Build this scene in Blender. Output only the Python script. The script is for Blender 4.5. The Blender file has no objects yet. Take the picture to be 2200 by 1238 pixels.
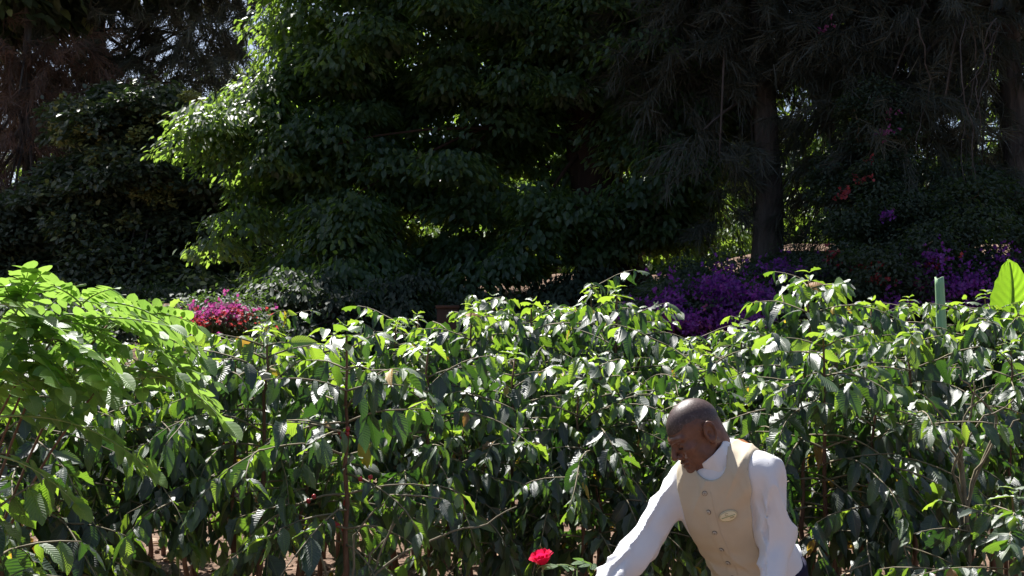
import bpy, math, random
import numpy as np

# ------------------------------------------------------------------ basics
sc = bpy.context.scene
COL = sc.collection
FPX = 2656.0; CAMZ = 1.7
PITCH = math.atan2(760 - 619, FPX)
cp, sp = math.cos(PITCH), math.sin(PITCH)

def P(px, py, Y):
    """point of the place seen at photo pixel (px,py) at distance Y in front of the camera"""
    x = (px - 1100) / FPX; z = (619 - py) / FPX
    dx, dy, dz = x, cp - z * sp, sp + z * cp
    s = Y / dy
    return np.array([dx * s, Y, CAMZ + dz * s])

def smooth(a, b, t):
    t = np.clip((t - a) / (b - a), 0, 1); return t * t * (3 - 2 * t)

def gz(x, y):
    x = np.asarray(x, float); y = np.asarray(y, float)
    z = 0.1 * np.clip(y - 4, 0, 7)
    z = z + 1.55 * smooth(10.8, 15, y) + 0.75 * smooth(15, 21, y) + 0.6 * smooth(24, 60, y)
    z = z + 0.5 * smooth(2.0, 5.0, x) * smooth(10.5, 13.5, y)
    z = z + 0.035 * np.sin(x * 1.7 + y * .6) * np.sin(y * 1.3) * smooth(3, 6, y) + .02 * np.sin(x * 4.1 + 1) * np.sin(y * 3.7)*smooth(4,6,y)
    return z

def tag(o, label=None, cat=None, group=None, kind=None):
    if label: o['label'] = label
    if cat: o['category'] = cat
    if group: o['group'] = group
    if kind: o['kind'] = kind
    return o

def link(o, parent=None):
    COL.objects.link(o)
    if parent is not None: o.parent = parent
    return o

def empty(name, loc, label, cat, group=None):
    o = bpy.data.objects.new(name, None); o.empty_display_size = .2
    o.location = [float(v) for v in loc]; link(o); return tag(o, label, cat, group)

def build(name, V, F, mat, parent=None, smooth_=True, attrs=None, uv=None, origin=None):
    """V (n,3) world (or local) coordinates, F list of arrays (m,k)"""
    V = np.asarray(V, np.float32)
    if origin is not None: V = V - np.asarray(origin, np.float32)
    me = bpy.data.meshes.new(name)
    Fs = F if isinstance(F, list) else [F]
    Fs = [np.asarray(f, np.int32) for f in Fs if len(f)]
    nl = sum(f.size for f in Fs); npoly = sum(len(f) for f in Fs)
    me.vertices.add(len(V)); me.vertices.foreach_set('co', V.ravel())
    me.loops.add(nl); me.polygons.add(npoly)
    loops = np.concatenate([f.ravel() for f in Fs])
    tot = np.concatenate([np.full(len(f), f.shape[1], np.int32) for f in Fs])
    start = np.concatenate([[0], np.cumsum(tot)[:-1]]).astype(np.int32)
    me.loops.foreach_set('vertex_index', loops)
    me.polygons.foreach_set('loop_start', start)
    me.update(calc_edges=True)
    if smooth_:
        me.polygons.foreach_set('use_smooth', np.ones(npoly, bool))
    if attrs:
        for k, a in attrs.items():
            at = me.attributes.new(k, 'FLOAT', 'POINT'); at.data.foreach_set('value', np.asarray(a, np.float32))
    if uv is not None:
        ul = me.uv_layers.new(name='UVMap'); ul.data.foreach_set('uv', np.asarray(uv, np.float32)[loops].ravel())
    if mat is not None:
        for m_ in (mat if isinstance(mat, (list, tuple)) else [mat]): me.materials.append(m_)
    me.validate()
    o = bpy.data.objects.new(name, me)
    return link(o, parent)

class MB:
    def __init__(s): s.V = []; s.F = {}; s.n = 0
    def add(s, V, F):
        V = np.asarray(V, float)
        F = np.asarray(F, int) + s.n
        s.F.setdefault(F.shape[1], []).append(F); s.V.append(V); s.n += len(V)
    def tube(s, pts, rad, ns=6, cap=True):
        pts = np.asarray(pts, float); rad = np.broadcast_to(np.asarray(rad, float), (len(pts),))
        T = np.gradient(pts, axis=0); T /= np.linalg.norm(T, axis=1)[:, None] + 1e-9
        ref = np.array([0, 0, 1.]) if abs(T[:, 2]).mean() < .8 else np.array([1., 0, 0])
        A = np.cross(T, ref); A /= np.linalg.norm(A, axis=1)[:, None] + 1e-9
        B = np.cross(T, A)
        an = np.arange(ns) / ns * 2 * np.pi
        V = pts[:, None] + rad[:, None, None] * (np.cos(an)[None, :, None] * A[:, None] + np.sin(an)[None, :, None] * B[:, None])
        n = len(pts); i = np.arange(n - 1)[:, None] * ns; j = np.arange(ns)[None]; k = (j + 1) % ns
        F = np.stack([i + j, i + k, i + ns + k, i + ns + j], -1).reshape(-1, 4)
        s.add(V.reshape(-1, 3), F)
        if cap:
            c0 = s.n - n * ns
            s.V.append(np.array([pts[0], pts[-1]])); a = s.n; s.n += 2
            tri = [[c0 + (q + 1) % ns, c0 + q, a] for q in range(ns)] + [[c0 + (n - 1) * ns + q, c0 + (n - 1) * ns + (q + 1) % ns, a + 1] for q in range(ns)]
            s.F.setdefault(3, []).append(np.array(tri))
    def box(s, c, half, rz=0):
        v = np.array([[x, y, z] for x in (-1, 1) for y in (-1, 1) for z in (-1, 1)], float) * np.asarray(half)
        ca, sa = math.cos(rz), math.sin(rz)
        v = np.stack([v[:, 0] * ca - v[:, 1] * sa, v[:, 0] * sa + v[:, 1] * ca, v[:, 2]], 1) + np.asarray(c)
        s.add(v, [[0, 1, 3, 2], [4, 6, 7, 5], [0, 4, 5, 1], [2, 3, 7, 6], [0, 2, 6, 4], [1, 5, 7, 3]])
    def sphere(s, c, r, nu=8, nv=6):
        r = np.broadcast_to(np.asarray(r, float), (3,))
        th = np.linspace(0.001, np.pi - .001, nv + 1); ph = np.arange(nu) / nu * 2 * np.pi
        V = np.stack([np.sin(th)[:, None] * np.cos(ph), np.sin(th)[:, None] * np.sin(ph), np.cos(th)[:, None] * np.ones(nu)], -1)
        i = np.arange(nv)[:, None] * nu; j = np.arange(nu)[None]; k = (j + 1) % nu
        s.add(V.reshape(-1, 3) * r + c, np.stack([i + j, i + nu + j, i + nu + k, i + k], -1).reshape(-1, 4))
    def build(s, name, mat, parent=None, origin=None, smooth_=True, attrs=None):
        return build(name, np.concatenate(s.V), [np.concatenate(f) for f in s.F.values()], mat, parent, smooth_, origin=origin, attrs=attrs)

# ------------------------------------------------------------------ materials
def new_mat(name):
    m = bpy.data.materials.new(name); m.use_nodes = True
    nt = m.node_tree; nt.nodes.clear()
    out = nt.nodes.new('ShaderNodeOutputMaterial')
    return m, nt, out
def N(nt, t, **kw):
    n = nt.nodes.new(t)
    for k, v in kw.items():
        if k.startswith('i_'):
            n.inputs[k[2:].replace('_', ' ')].default_value = v
        else: setattr(n, k, v)
    return n
def math_(nt, op, a, b=None, c=None):
    n = nt.nodes.new('ShaderNodeMath'); n.operation = op
    for i, v in enumerate((a, b, c)):
        if v is None: continue
        if hasattr(v, 'is_linked') or hasattr(v, 'links'): nt.links.new(v, n.inputs[i])
        else: n.inputs[i].default_value = v
    return n.outputs[0]
def ramp(nt, fac, stops, interp='LINEAR'):
    r = nt.nodes.new('ShaderNodeValToRGB'); cr = r.color_ramp; cr.interpolation = interp
    while len(cr.elements) < len(stops): cr.elements.new(.5)
    for e, (p, c) in zip(cr.elements, stops): e.position = p; e.color = (*c, 1)
    nt.links.new(fac, r.inputs[0]); return r.outputs[0]

def leaf_mat(name, stops, tstops, rough=.38, trans=.4, veins=0.0, spec=.5, coat=0.):
    """two-sided leaf: glossy reflecting side and light passing through; colour varies from leaf to leaf"""
    m, nt, out = new_mat(name); L = nt.links.new
    at = N(nt, 'ShaderNodeAttribute', attribute_name='rnd')
    col = ramp(nt, at.outputs['Fac'], stops); tcol = ramp(nt, at.outputs['Fac'], tstops)
    pb = N(nt, 'ShaderNodeBsdfPrincipled'); pb.inputs['Roughness'].default_value = rough
    pb.inputs['Specular IOR Level'].default_value = spec
    pb.inputs['Coat Weight'].default_value = coat; pb.inputs['Coat Roughness'].default_value = .42
    tr = N(nt, 'ShaderNodeBsdfTranslucent')
    if veins:
        uv = N(nt, 'ShaderNodeUVMap'); sx = N(nt, 'ShaderNodeSeparateXYZ'); L(uv.outputs[0], sx.inputs[0])
        u = math_(nt, 'ABSOLUTE', math_(nt, 'SUBTRACT', sx.outputs[0], .5))
        w = math_(nt, 'SINE', math_(nt, 'MULTIPLY', math_(nt, 'SUBTRACT', sx.outputs[1], math_(nt, 'MULTIPLY', u, .34)), 84.))
        rib = math_(nt, 'SUBTRACT', 1., math_(nt, 'MINIMUM', 1., math_(nt, 'MULTIPLY', u, 22.)))
        h = math_(nt, 'ADD', math_(nt, 'MULTIPLY', w, .5), math_(nt, 'MULTIPLY', rib, -1.))
        bp = N(nt, 'ShaderNodeBump'); bp.inputs['Strength'].default_value = veins; bp.inputs['Distance'].default_value = .0035
        L(h, bp.inputs['Height']); L(bp.outputs[0], pb.inputs['Normal']); L(bp.outputs[0], tr.inputs['Normal'])
        mx = N(nt, 'ShaderNodeMix', data_type='RGBA'); L(math_(nt, 'MULTIPLY', rib, .45), mx.inputs['Factor'])
        L(col, mx.inputs['A']); mx.inputs['B'].default_value = (.25, .32, .1, 1); col = mx.outputs['Result']
        nz = N(nt, 'ShaderNodeTexNoise'); nz.inputs['Scale'].default_value = 60.
        geo = N(nt, 'ShaderNodeNewGeometry'); L(geo.outputs['Position'], nz.inputs['Vector'])
        mr = N(nt, 'ShaderNodeMapRange'); L(nz.outputs['Fac'], mr.inputs[0]); mr.inputs[3].default_value = rough - .1; mr.inputs[4].default_value = rough + .15
        L(mr.outputs[0], pb.inputs['Roughness'])
    L(col, pb.inputs['Base Color']); L(tcol, tr.inputs['Color'])
    mix = N(nt, 'ShaderNodeMixShader'); mix.inputs[0].default_value = trans
    L(pb.outputs[0], mix.inputs[1]); L(tr.outputs[0], mix.inputs[2]); L(mix.outputs[0], out.inputs[0])
    return m

def noise_mat(name, stops, scale=8., detail=6., rough=.8, bump=.3, dist=.02, stretch=(1, 1, 1), spec=.3, object_=True, scale2=None):
    m, nt, out = new_mat(name); L = nt.links.new
    tc = N(nt, 'ShaderNodeTexCoord'); mp = N(nt, 'ShaderNodeMapping'); mp.inputs['Scale'].default_value = stretch
    L(tc.outputs['Object'], mp.inputs[0])
    nz = N(nt, 'ShaderNodeTexNoise'); nz.inputs['Scale'].default_value = scale; nz.inputs['Detail'].default_value = detail
    nz.inputs['Roughness'].default_value = .65
    L(mp.outputs[0], nz.inputs['Vector'])
    col = ramp(nt, nz.outputs['Fac'], stops)
    pb = N(nt, 'ShaderNodeBsdfPrincipled'); pb.inputs['Roughness'].default_value = rough; pb.inputs['Specular IOR Level'].default_value = spec
    L(col, pb.inputs['Base Color'])
    bp = N(nt, 'ShaderNodeBump'); bp.inputs['Strength'].default_value = bump; bp.inputs['Distance'].default_value = dist
    if scale2:
        n2 = N(nt, 'ShaderNodeTexNoise'); n2.inputs['Scale'].default_value = scale2; n2.inputs['Detail'].default_value = 4
        L(mp.outputs[0], n2.inputs['Vector']); L(n2.outputs['Fac'], bp.inputs['Height'])
    else: L(nz.outputs['Fac'], bp.inputs['Height'])
    L(bp.outputs[0], pb.inputs['Normal']); L(pb.outputs[0], out.inputs[0])
    return m

M = {}
M['coffee'] = leaf_mat('coffee_leaf', [(0, (.06, .125, .034)), (.3, (.026, .058, .027)), (.9, (.012, .028, .021)), (.955, (.018, .036, .02)), (.965, (.5, .36, .03)), (.99, (.45, .2, .04)), (1, (.16, .07, .03))],
                       [(0, (.46, .68, .05)), (.22, (.27, .48, .03)), (.45, (.07, .17, .016)), (.955, (.03, .09, .012)), (.965, (.8, .62, .04)), (1, (.5, .25, .05))], rough=.47, trans=.38, veins=.4, spec=1.0, coat=.9)
M['leaflet'] = leaf_mat('leaflet', [(0, (.12, .22, .05)), (1, (.06, .14, .03))], [(0, (.36, .58, .09)), (1, (.19, .36, .05))], rough=.42, trans=.45, veins=.22, spec=.7)
M['broad'] = leaf_mat('broad_leaf', [(0, (.060, .098, .052)), (1, (.030, .054, .036))], [(0, (.54, .78, .10)), (1, (.28, .50, .06))], rough=.45, trans=.33)  # foliage colour raised to stand in for haze
M['mango'] = leaf_mat('tufted_leaf', [(0, (.42, .42, .16)), (.12, (.22, .24, .09)), (.2, (.085, .105, .062)), (1, (.045, .062, .042))], [(0, (.4, .42, .1)), (.2, (.12, .2, .04)), (1, (.08, .16, .03))], rough=.5, trans=.25)
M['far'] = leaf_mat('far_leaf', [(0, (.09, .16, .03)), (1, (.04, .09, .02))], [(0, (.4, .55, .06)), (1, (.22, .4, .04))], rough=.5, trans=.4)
M['needle'] = leaf_mat('needle', [(0, (.085, .082, .06)), (1, (.032, .042, .032))], [(0, (.16, .16, .06)), (1, (.08, .11, .04))], rough=.55, trans=.2)
M['needle_grey'] = leaf_mat('needle_grey', [(0, (.15, .14, .11)), (1, (.07, .08, .066))], [(0, (.16, .15, .08)), (1, (.09, .12, .05))], rough=.6, trans=.2)
M['needle_red'] = leaf_mat('needle_red', [(0, (.17, .09, .06)), (1, (.08, .055, .04))], [(0, (.25, .13, .07)), (1, (.12, .08, .05))], rough=.6, trans=.2)
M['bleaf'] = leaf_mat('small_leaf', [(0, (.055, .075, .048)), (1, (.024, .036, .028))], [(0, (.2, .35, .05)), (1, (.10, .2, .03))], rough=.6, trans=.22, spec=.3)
M['purple'] = leaf_mat('purple_bract', [(0, (.26, .06, .34)), (1, (.14, .035, .23))], [(0, (.4, .03, .5)), (1, (.2, .02, .35))], rough=.6, trans=.4)
M['magenta'] = leaf_mat('magenta_bract', [(0, (.30, .075, .17)), (1, (.20, .045, .13))], [(0, (.5, .08, .28)), (1, (.36, .05, .25))], rough=.6, trans=.4)
M['red'] = leaf_mat('red_bract', [(0, (.36, .05, .05)), (1, (.26, .04, .06))], [(0, (.6, .08, .06)), (1, (.5, .05, .08))], rough=.6, trans=.4)
M['rose'] = leaf_mat('rose_petal', [(0, (.66, .008, .07)), (1, (.46, .004, .045))], [(0, (.9, .02, .14)), (1, (.9, .02, .1))], rough=.7, trans=.4, spec=.2)
M['roseleaf'] = leaf_mat('rose_leaf', [(0, (.08, .14, .06)), (1, (.04, .08, .04))], [(0, (.25, .45, .08)), (1, (.15, .3, .05))], rough=.38, trans=.3, veins=.5)
M['banana'] = leaf_mat('banana_leaf', [(0, (.16, .32, .03)), (1, (.16, .32, .03))], [(0, (.36, .66, .03)), (1, (.36, .66, .03))], rough=.45, trans=.62, veins=.5)
M['cherry'] = noise_mat('cherry', [(.3, (.25, .01, .02)), (.7, (.4, .03, .03))], scale=30, rough=.3, bump=.05, spec=.5)
M['stem'] = noise_mat('coffee_bark', [(.3, (.09, .045, .03)), (.55, (.16, .085, .055)), (.75, (.26, .17, .12))], scale=14, stretch=(3, 3, .6), rough=.8, bump=.6, dist=.004)
M['twig'] = noise_mat('twig_bark', [(.3, (.12, .10, .06)), (.7, (.26, .22, .15))], scale=25, rough=.75, bump=.4, dist=.002)
M['greenstem'] = noise_mat('green_stem', [(.3, (.16, .24, .07)), (.7, (.28, .36, .13))], scale=20, rough=.6, bump=.2, dist=.002)
M['bark'] = noise_mat('tree_bark', [(.3, (.045, .038, .035)), (.6, (.11, .092, .082)), (.8, (.2, .175, .155))], scale=5, stretch=(3, 3, .5), rough=.9, bump=.9, dist=.04)
M['redbark'] = noise_mat('red_bark', [(.3, (.03, .016, .011)), (.6, (.055, .028, .019)), (.8, (.09, .055, .04))], scale=5, stretch=(3, 3, .5), rough=.9, bump=.8, dist=.03)
M['soil'] = noise_mat('soil', [(.25, (.075, .048, .033)), (.5, (.16, .105, .075)), (.72, (.25, .175, .13)), (.9, (.33, .25, .195))], scale=2.4, detail=10, rough=.95, bump=1., dist=.05, spec=.1, scale2=22)
M['litter'] = leaf_mat('dry_leaf', [(0, (.35, .22, .13)), (.5, (.2, .12, .08)), (1, (.45, .34, .22))], [(0, (.3, .18, .08)), (1, (.3, .2, .1))], rough=.8, trans=.1)
M['concrete'] = noise_mat('concrete', [(.3, (.38, .36, .33)), (.7, (.56, .53, .48))], scale=3, rough=.9, bump=.2, dist=.02)
M['stone'] = noise_mat('stone', [(.3, (.16, .15, .14)), (.5, (.3, .28, .26)), (.75, (.5, .48, .45))], scale=6, rough=.9, bump=.7, dist=.03)
M['brownwall'] = noise_mat('brown_render', [(.3, (.05, .026, .018)), (.7, (.085, .045, .03))], scale=3, rough=.95, bump=.3, dist=.02)
M['petiole'] = noise_mat('petiole', [(.3, (.26, .44, .22)), (.7, (.42, .60, .36))], scale=6, stretch=(8, 8, .4), rough=.5, bump=.3, dist=.004)

# ------------------------------------------------------------------ leaf geometry
def leaf_template(cols, rows, width, fold=.25, curl=.18, wave=.0, power=.8, tipw=.0, seed=0):
    us = np.linspace(-1, 1, cols); ts = np.linspace(0, 1, rows)
    V = []; UV = []
    for t in ts:
        w = width * (math.sin(math.pi * min(1, max(0, t)) ** .92) ** power) * (1.12 - .35 * t) * .5
        if t > .86: w = max(w * .55, width * .02)
        if t == 0 or t == 1: w = width * .015
        for u in us:
            z = fold * abs(u) * w - curl * t * t + wave * abs(u) ** 2 * math.sin(t * 22 + (1.5 if u > 0 else 0))
            V.append((u * w, t, z)); UV.append((u * .5 + .5, t))
    i = np.arange(rows - 1)[:, None] * cols; j = np.arange(cols - 1)[None]
    F = np.stack([i + j, i + j + 1, i + cols + j + 1, i + cols + j], -1).reshape(-1, 4)
    return np.array(V), np.array(UV), F

def nrm(a): return a / (np.linalg.norm(a, axis=-1, keepdims=True) + 1e-9)

def place_leaves(tmpl, O, D, Nn, S, curl_var=None, rng=None):
    """instantiate a leaf template as plain geometry: origins, direction, normal, size"""
    V, UV, F = tmpl; K = len(V)
    D = nrm(D); Nn = nrm(Nn - (Nn * D).sum(-1, keepdims=True) * D); Sd = np.cross(D, Nn)
    S = np.asarray(S)[:, None, None]
    z = V[None, :, 2:3]
    if curl_var is not None: z = z - curl_var[:, None, None] * (V[None, :, 1:2] ** 2)
    W = O[:, None] + S * (V[None, :, 0:1] * Sd[:, None] + V[None, :, 1:2] * D[:, None] + z * Nn[:, None])
    FF = (F[None] + (np.arange(len(O)) * K)[:, None, None]).reshape(-1, 4)
    return W.reshape(-1, 3), FF, np.tile(UV, (len(O), 1)), K

T_COFFEE = leaf_template(5, 8, .45, fold=.35, curl=.16, wave=.035)
T_C2 = leaf_template(5, 8, .38, fold=.7, curl=.30, wave=.05, power=.95)
T_C3 = leaf_template(5, 8, .50, fold=-.25, curl=.08, wave=.05, power=.7)
_tw = T_C2[0].copy(); _tw[:, 2] += _tw[:, 0] * _tw[:, 1] * 1.3; T_C2 = (_tw, T_C2[1], T_C2[2])
_tw = T_C3[0].copy(); _tw[:, 2] -= _tw[:, 0] * _tw[:, 1] * .9; _tw[:, 0] += .10 * _tw[:, 1] ** 2; T_C3 = (_tw, T_C3[1], T_C3[2])
T_OVAL = leaf_template(3, 6, .66, fold=.18, curl=.06, power=.55)
_w = np.array([[0, 0, 0], [-.27, .32, .05], [-.2, .72, -.02], [0, 1, -.12], [.2, .72, -.02], [.27, .32, .05]])
T_SIMPLE = (_w, _w[:, :2] + .5, np.array([[0, 1, 2, 3], [0, 3, 4, 5]]))
_w2 = np.array([[-.5, 0, 0], [.5, 0, 0], [-.5, .5, .02], [.5, .5, .02], [-.1, 1, -.08], [.1, 1, -.08]])
T_STRAND = (_w2, _w2[:, :2] + .5, np.array([[0, 1, 3, 2], [2, 3, 5, 4]]))
_w3 = np.array([[0, 0, 0], [-.4, .5, .1], [0, 1, 0], [.4, .5, .1]])
T_BRACT = (_w3, _w3[:, :2] + .5, np.array([[0, 3, 2, 1]]))

def sph(rng, n, zmin=-.4):
    z = rng.uniform(zmin, 1, n); a = rng.uniform(0, 2 * np.pi, n); r = np.sqrt(1 - z * z)
    return np.stack([r * np.cos(a), r * np.sin(a), z], 1)

def in_ellipsoids(rng, blobs, n):
    """n points spread over the volumes of blobs [(c, (rx,ry,rz))], denser to the outside"""
    vol = np.array([b[1][0] * b[1][1] * b[1][2] for b in blobs]) ** .8; k = rng.choice(len(blobs), n, p=vol / vol.sum())
    C = np.array([b[0] for b in blobs])[k]; R = np.array([b[1] for b in blobs])[k]
    d = sph(rng, n, -1) * (rng.uniform(.12, 1, n) ** .45)[:, None]
    return C + d * R, d

def dome_leaves(rng, centers, rad, per, size, flat=.65, droop=.8, tmpl=T_SIMPLE, zmin=-.35, jitter=.35):
    nC = len(centers); rad = np.broadcast_to(rad, (nC,))
    C = np.repeat(centers, per, 0); R = np.repeat(rad, per); n = len(C)
    d = sph(rng, n, zmin)
    lump = 1 + .22 * np.sin(d[:, 0] * 7 + C[:, 0] * 9) * np.sin(d[:, 1] * 6 + C[:, 2] * 7)
    O = C + d * (R * lump * rng.uniform(.55, 1.05, n))[:, None] * np.array([1, 1, flat])
    D = d * np.array([.9, .9, .2]) + np.array([0, 0, -droop]) + rng.normal(0, jitter, (n, 3))
    Nn = d + np.array([0, 0, .6]) + rng.normal(0, jitter, (n, 3))
    S = size * rng.uniform(.6, 1.2, n)
    V, F, UV, K = place_leaves(tmpl, O, D, Nn, S)
    tone = np.repeat(rng.uniform(0, .45, nC), per) + rng.uniform(0, .55, n)
    return V, F, np.repeat(tone, K)

def needle_sprays(rng, centers, outd, per, length, width, spread=.45):
    nC = len(centers)
    A = nrm(outd * np.array([1, 1, .25]) + rng.normal(0, .35, (nC, 3)) + np.array([0, 0, -.1]))
    C = np.repeat(centers, per, 0); A = np.repeat(A, per, 0); n = len(C)
    t = rng.uniform(0, 1, n)
    L = np.repeat(rng.uniform(.35, .8, nC), per)
    O = C + A * (t * L)[:, None] + np.array([0, 0, -1]) * (.35 * t * t * L)[:, None] + rng.normal(0, .03, (n, 3))
    D = A * .7 + rng.normal(0, spread, (n, 3)) + np.array([0, 0, -.65])
    V, F, UV, K = place_leaves(T_STRAND, O, D, rng.normal(0, 1, (n, 3)), np.ones(n) * rng.uniform(.6, 1.2, n) * length)
    # strands are thin: squeeze the width
    return V, F, np.repeat(np.repeat(rng.uniform(0, .5, nC), per) + rng.uniform(0, .5, n), K)
def thin(tmpl, k):
    v = tmpl[0].copy(); v[:, 0] *= k; return (v, tmpl[1], tmpl[2])

# ------------------------------------------------------------------ ground
xs = np.concatenate([np.linspace(-70, -13, 30), np.linspace(-12, 12, 161), np.linspace(13, 70, 30)])
ys = np.concatenate([np.linspace(-8, 2, 12), np.linspace(2.3, 26, 190), np.linspace(27, 140, 60)])
X, Yg = np.meshgrid(xs, ys); Z = gz(X, Yg)
rg = np.random.default_rng(3)
Z = Z + rg.normal(0, .006, Z.shape) * (Yg > 3)
nx = len(xs); i = np.arange(len(ys) - 1)[:, None] * nx; j = np.arange(nx - 1)[None]
F = np.stack([i + j, i + j + 1, i + nx + j + 1, i + nx + j], -1).reshape(-1, 4)
tag(build('ground', np.stack([X, Yg, Z], -1).reshape(-1, 3), F, M['soil']), kind='structure')

# path on the terrace beyond the front trees
px_ = np.linspace(-14, 16, 61)
V = []; 
for x in px_:
    y0 = 21.2 + .5 * math.sin(x * .25)
    for k in range(5): V.append((x, y0 + k * .55, gz(x, y0 + k * .55) + .02))
i = np.arange(60)[:, None] * 5; j = np.arange(4)[None]
tag(build('path', V, np.stack([i + j, i + 5 + j, i + 6 + j, i + 1 + j], -1).reshape(-1, 4), M['concrete']), kind='structure')

# leaf litter under the bushes
n = 5200
O = np.stack([rg.uniform(-5, 5, n), rg.uniform(3.5, 12, n)], 1); O = np.c_[O, gz(O[:, 0], O[:, 1]) + .012]
V, F, UV, K = place_leaves(T_SIMPLE, O, rg.normal(0, 1, (n, 3)) * [1, 1, .12], np.array([0, 0, 1.]) + rg.normal(0, .25, (n, 3)), rg.uniform(.04, .11, n))
tag(build('leaf_litter', V, F, M['litter'], attrs={'rnd': np.repeat(rg.uniform(0, 1, n), K)}), 'dry fallen leaves scattered over the bare brown soil', 'leaf litter', kind='stuff')

# clods and pebbles on the soil
mb = MB()
for _ in range(900):
    x, y = rg.uniform(-4.5, 4.5), rg.uniform(5, 11); r = rg.uniform(.008, .03)
    mb.sphere((x, y, float(gz(x, y)) + r * .3), (r, r * rg.uniform(.7, 1.2), r * .7), 6, 4)
tag(mb.build('pebbles', M['soil'], smooth_=False), 'small clods of earth lying on the soil', 'pebbles', kind='stuff')

# ------------------------------------------------------------------ far background
def limbs(mb, base, top, rad, rng, targets, nlimb=None, bend=.3, ns=10, gnarl=.0):
    base = np.array(base, float); top = np.array(top, float)
    t = np.linspace(0, 1, 14)
    side = rng.normal(0, bend, 3) * [1, 1, 0]
    pts = base + (top - base) * t[:, None] + side * np.sin(t * np.pi)[:, None] + rng.normal(0, .02 + gnarl, (14, 3))
    rr = rad * (1 - .62 * t) + rad * .5 * np.exp(-t * 14)
    mb.tube(pts, rr, ns)
    for g in targets:
        s = rng.uniform(.3, .92); k = int(s * 13); p0 = pts[k]; g = np.array(g, float)
        u = np.linspace(0, 1, 7)[:, None]
        mid = (p0 + g) / 2 + np.array([0, 0, .12 * np.linalg.norm(g - p0)])
        q = (1 - u) ** 2 * p0 + 2 * u * (1 - u) * mid + u * u * g
        mb.tube(q, np.linspace(min(rr[k] * .42, .035), .010, 7), 6)
    return pts

def broad_tree(name, label, base, top, rad, blobs, ndome, per, size, mat, domer, seed, high=None, cat='tree', group=None, bark='bark', droop=.8, trunk_pts=None, flat=.65, extra=None):
    rng = np.random.default_rng(seed)
    e = empty(name, (base[0], base[1], base[2]), label, cat, group)
    C, d = in_ellipsoids(rng, blobs, ndome)
    V, F, r = dome_leaves(rng, C, rng.uniform(.6, 1.15, ndome) * domer, per, size, droop=droop, flat=flat)
    Vs = [V]; Fs = [F]; rs = [r]; off = len(V)
    if high:  # coarse out-of-view foliage, added to block the sun
        hb, hn, hp, hs = high
        C2, _ = in_ellipsoids(rng, hb, hn)
        V, F, r = dome_leaves(rng, C2, rng.uniform(.6, 1.2, hn) * domer * 1.7, hp, hs)
        Vs.append(V); Fs.append(F + off); rs.append(r); off += len(V)
    build('crown', np.concatenate(Vs), np.concatenate(Fs), mat, e, attrs={'rnd': np.concatenate(rs)}, origin=base, smooth_=False)
    mb = MB()
    tg = C[rng.choice(len(C), min(26, len(C)), replace=False)]
    limbs(mb, base, top, rad, rng, tg)
    if extra:
        for pts, r0, r1 in extra: mb.tube(np.array(pts), np.linspace(r0, r1, len(pts)), 10)
    mb.build('trunk', M[bark], e, origin=base)
    return e

def needle_tree(name, label, base, top, rad, blobs, nsp, per, mat, seed, length=.24, width=.035, high=None, extra=None, cat='tree', bark='bark'):
    rng = np.random.default_rng(seed)
    e = empty(name, base, label, cat)
    C, d = in_ellipsoids(rng, blobs, nsp)
    global T_STRAND
    keep = T_STRAND; T_STRAND = thin(keep, width)
    V, F, r = needle_sprays(rng, C, d + rng.normal(0, .2, d.shape), per, length, width)
    T_STRAND = keep
    Vs = [V]; Fs = [F]; rs = [r]; off = len(V)
    if high:  # coarse leaf masses above the view, added for shade
        hb, hn, hp, hs = high
        C2, _ = in_ellipsoids(rng, hb, hn)
        V, F, r = dome_leaves(rng, C2, rng.uniform(.5, .9, hn), hp, hs)
        Vs.append(V); Fs.append(F + off); rs.append(r)
    build('crown', np.concatenate(Vs), np.concatenate(Fs), mat, e, attrs={'rnd': np.concatenate(rs)}, origin=base, smooth_=False)
    mb = MB(); tg = C[rng.choice(len(C), min(30, len(C)), replace=False)]
    limbs(mb, base, top, rad, rng, tg, bend=.12)
    if extra:
        for pts, r0, r1 in extra: mb.tube(np.array(pts), np.linspace(r0, r1, len(pts)), 8)
    mb.build('trunk', M[bark], e, origin=base)
    return e

def G(x, y): return (x, y, float(gz(x, y)))
def B(px, py, Y, rpx, rpy, ry):
    return (P(px, py, Y), (rpx / FPX * Y, ry, rpy / FPX * Y))

# sunlit trees on the far side of the clearing
far_labels = ['sunlit green tree beyond the clearing, behind the drooping lit branches', 'sunlit tree beyond the clearing, behind the reddish trunk',
              'far green tree beyond the path, behind the tall rough trunk', 'far tree at the left end of the row beyond the path',
              'far tree at the right end of the row, behind the flowering bank', 'far tree beyond the path, seen left of the tall rough trunk']
for k, (px, py, Y, rx, rz) in enumerate([(700, 420, 33, 330, 300), (1080, 470, 35, 300, 260), (1640, 380, 33, 330, 330), (180, 560, 34, 380, 300), (2100, 300, 32, 380, 420), (1400, 440, 37, 260, 260)]):
    c = P(px, py, Y); base = G(c[0], Y)
    broad_tree('round_tree', far_labels[k], base, (c[0], Y, c[2] + 1.5), .3, [B(px, py, Y, rx, rz, 2.6), B(px - rx * .3, py + 150, Y - .8, rx * .8, rz * .6, 2.), B(px+rx*.4, py+170, Y-.8, rx*.7, rz*.6, 2.)], 150, 90, .30, M['far'], 1.25, 40 + k, group='trees beyond the clearing')

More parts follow.
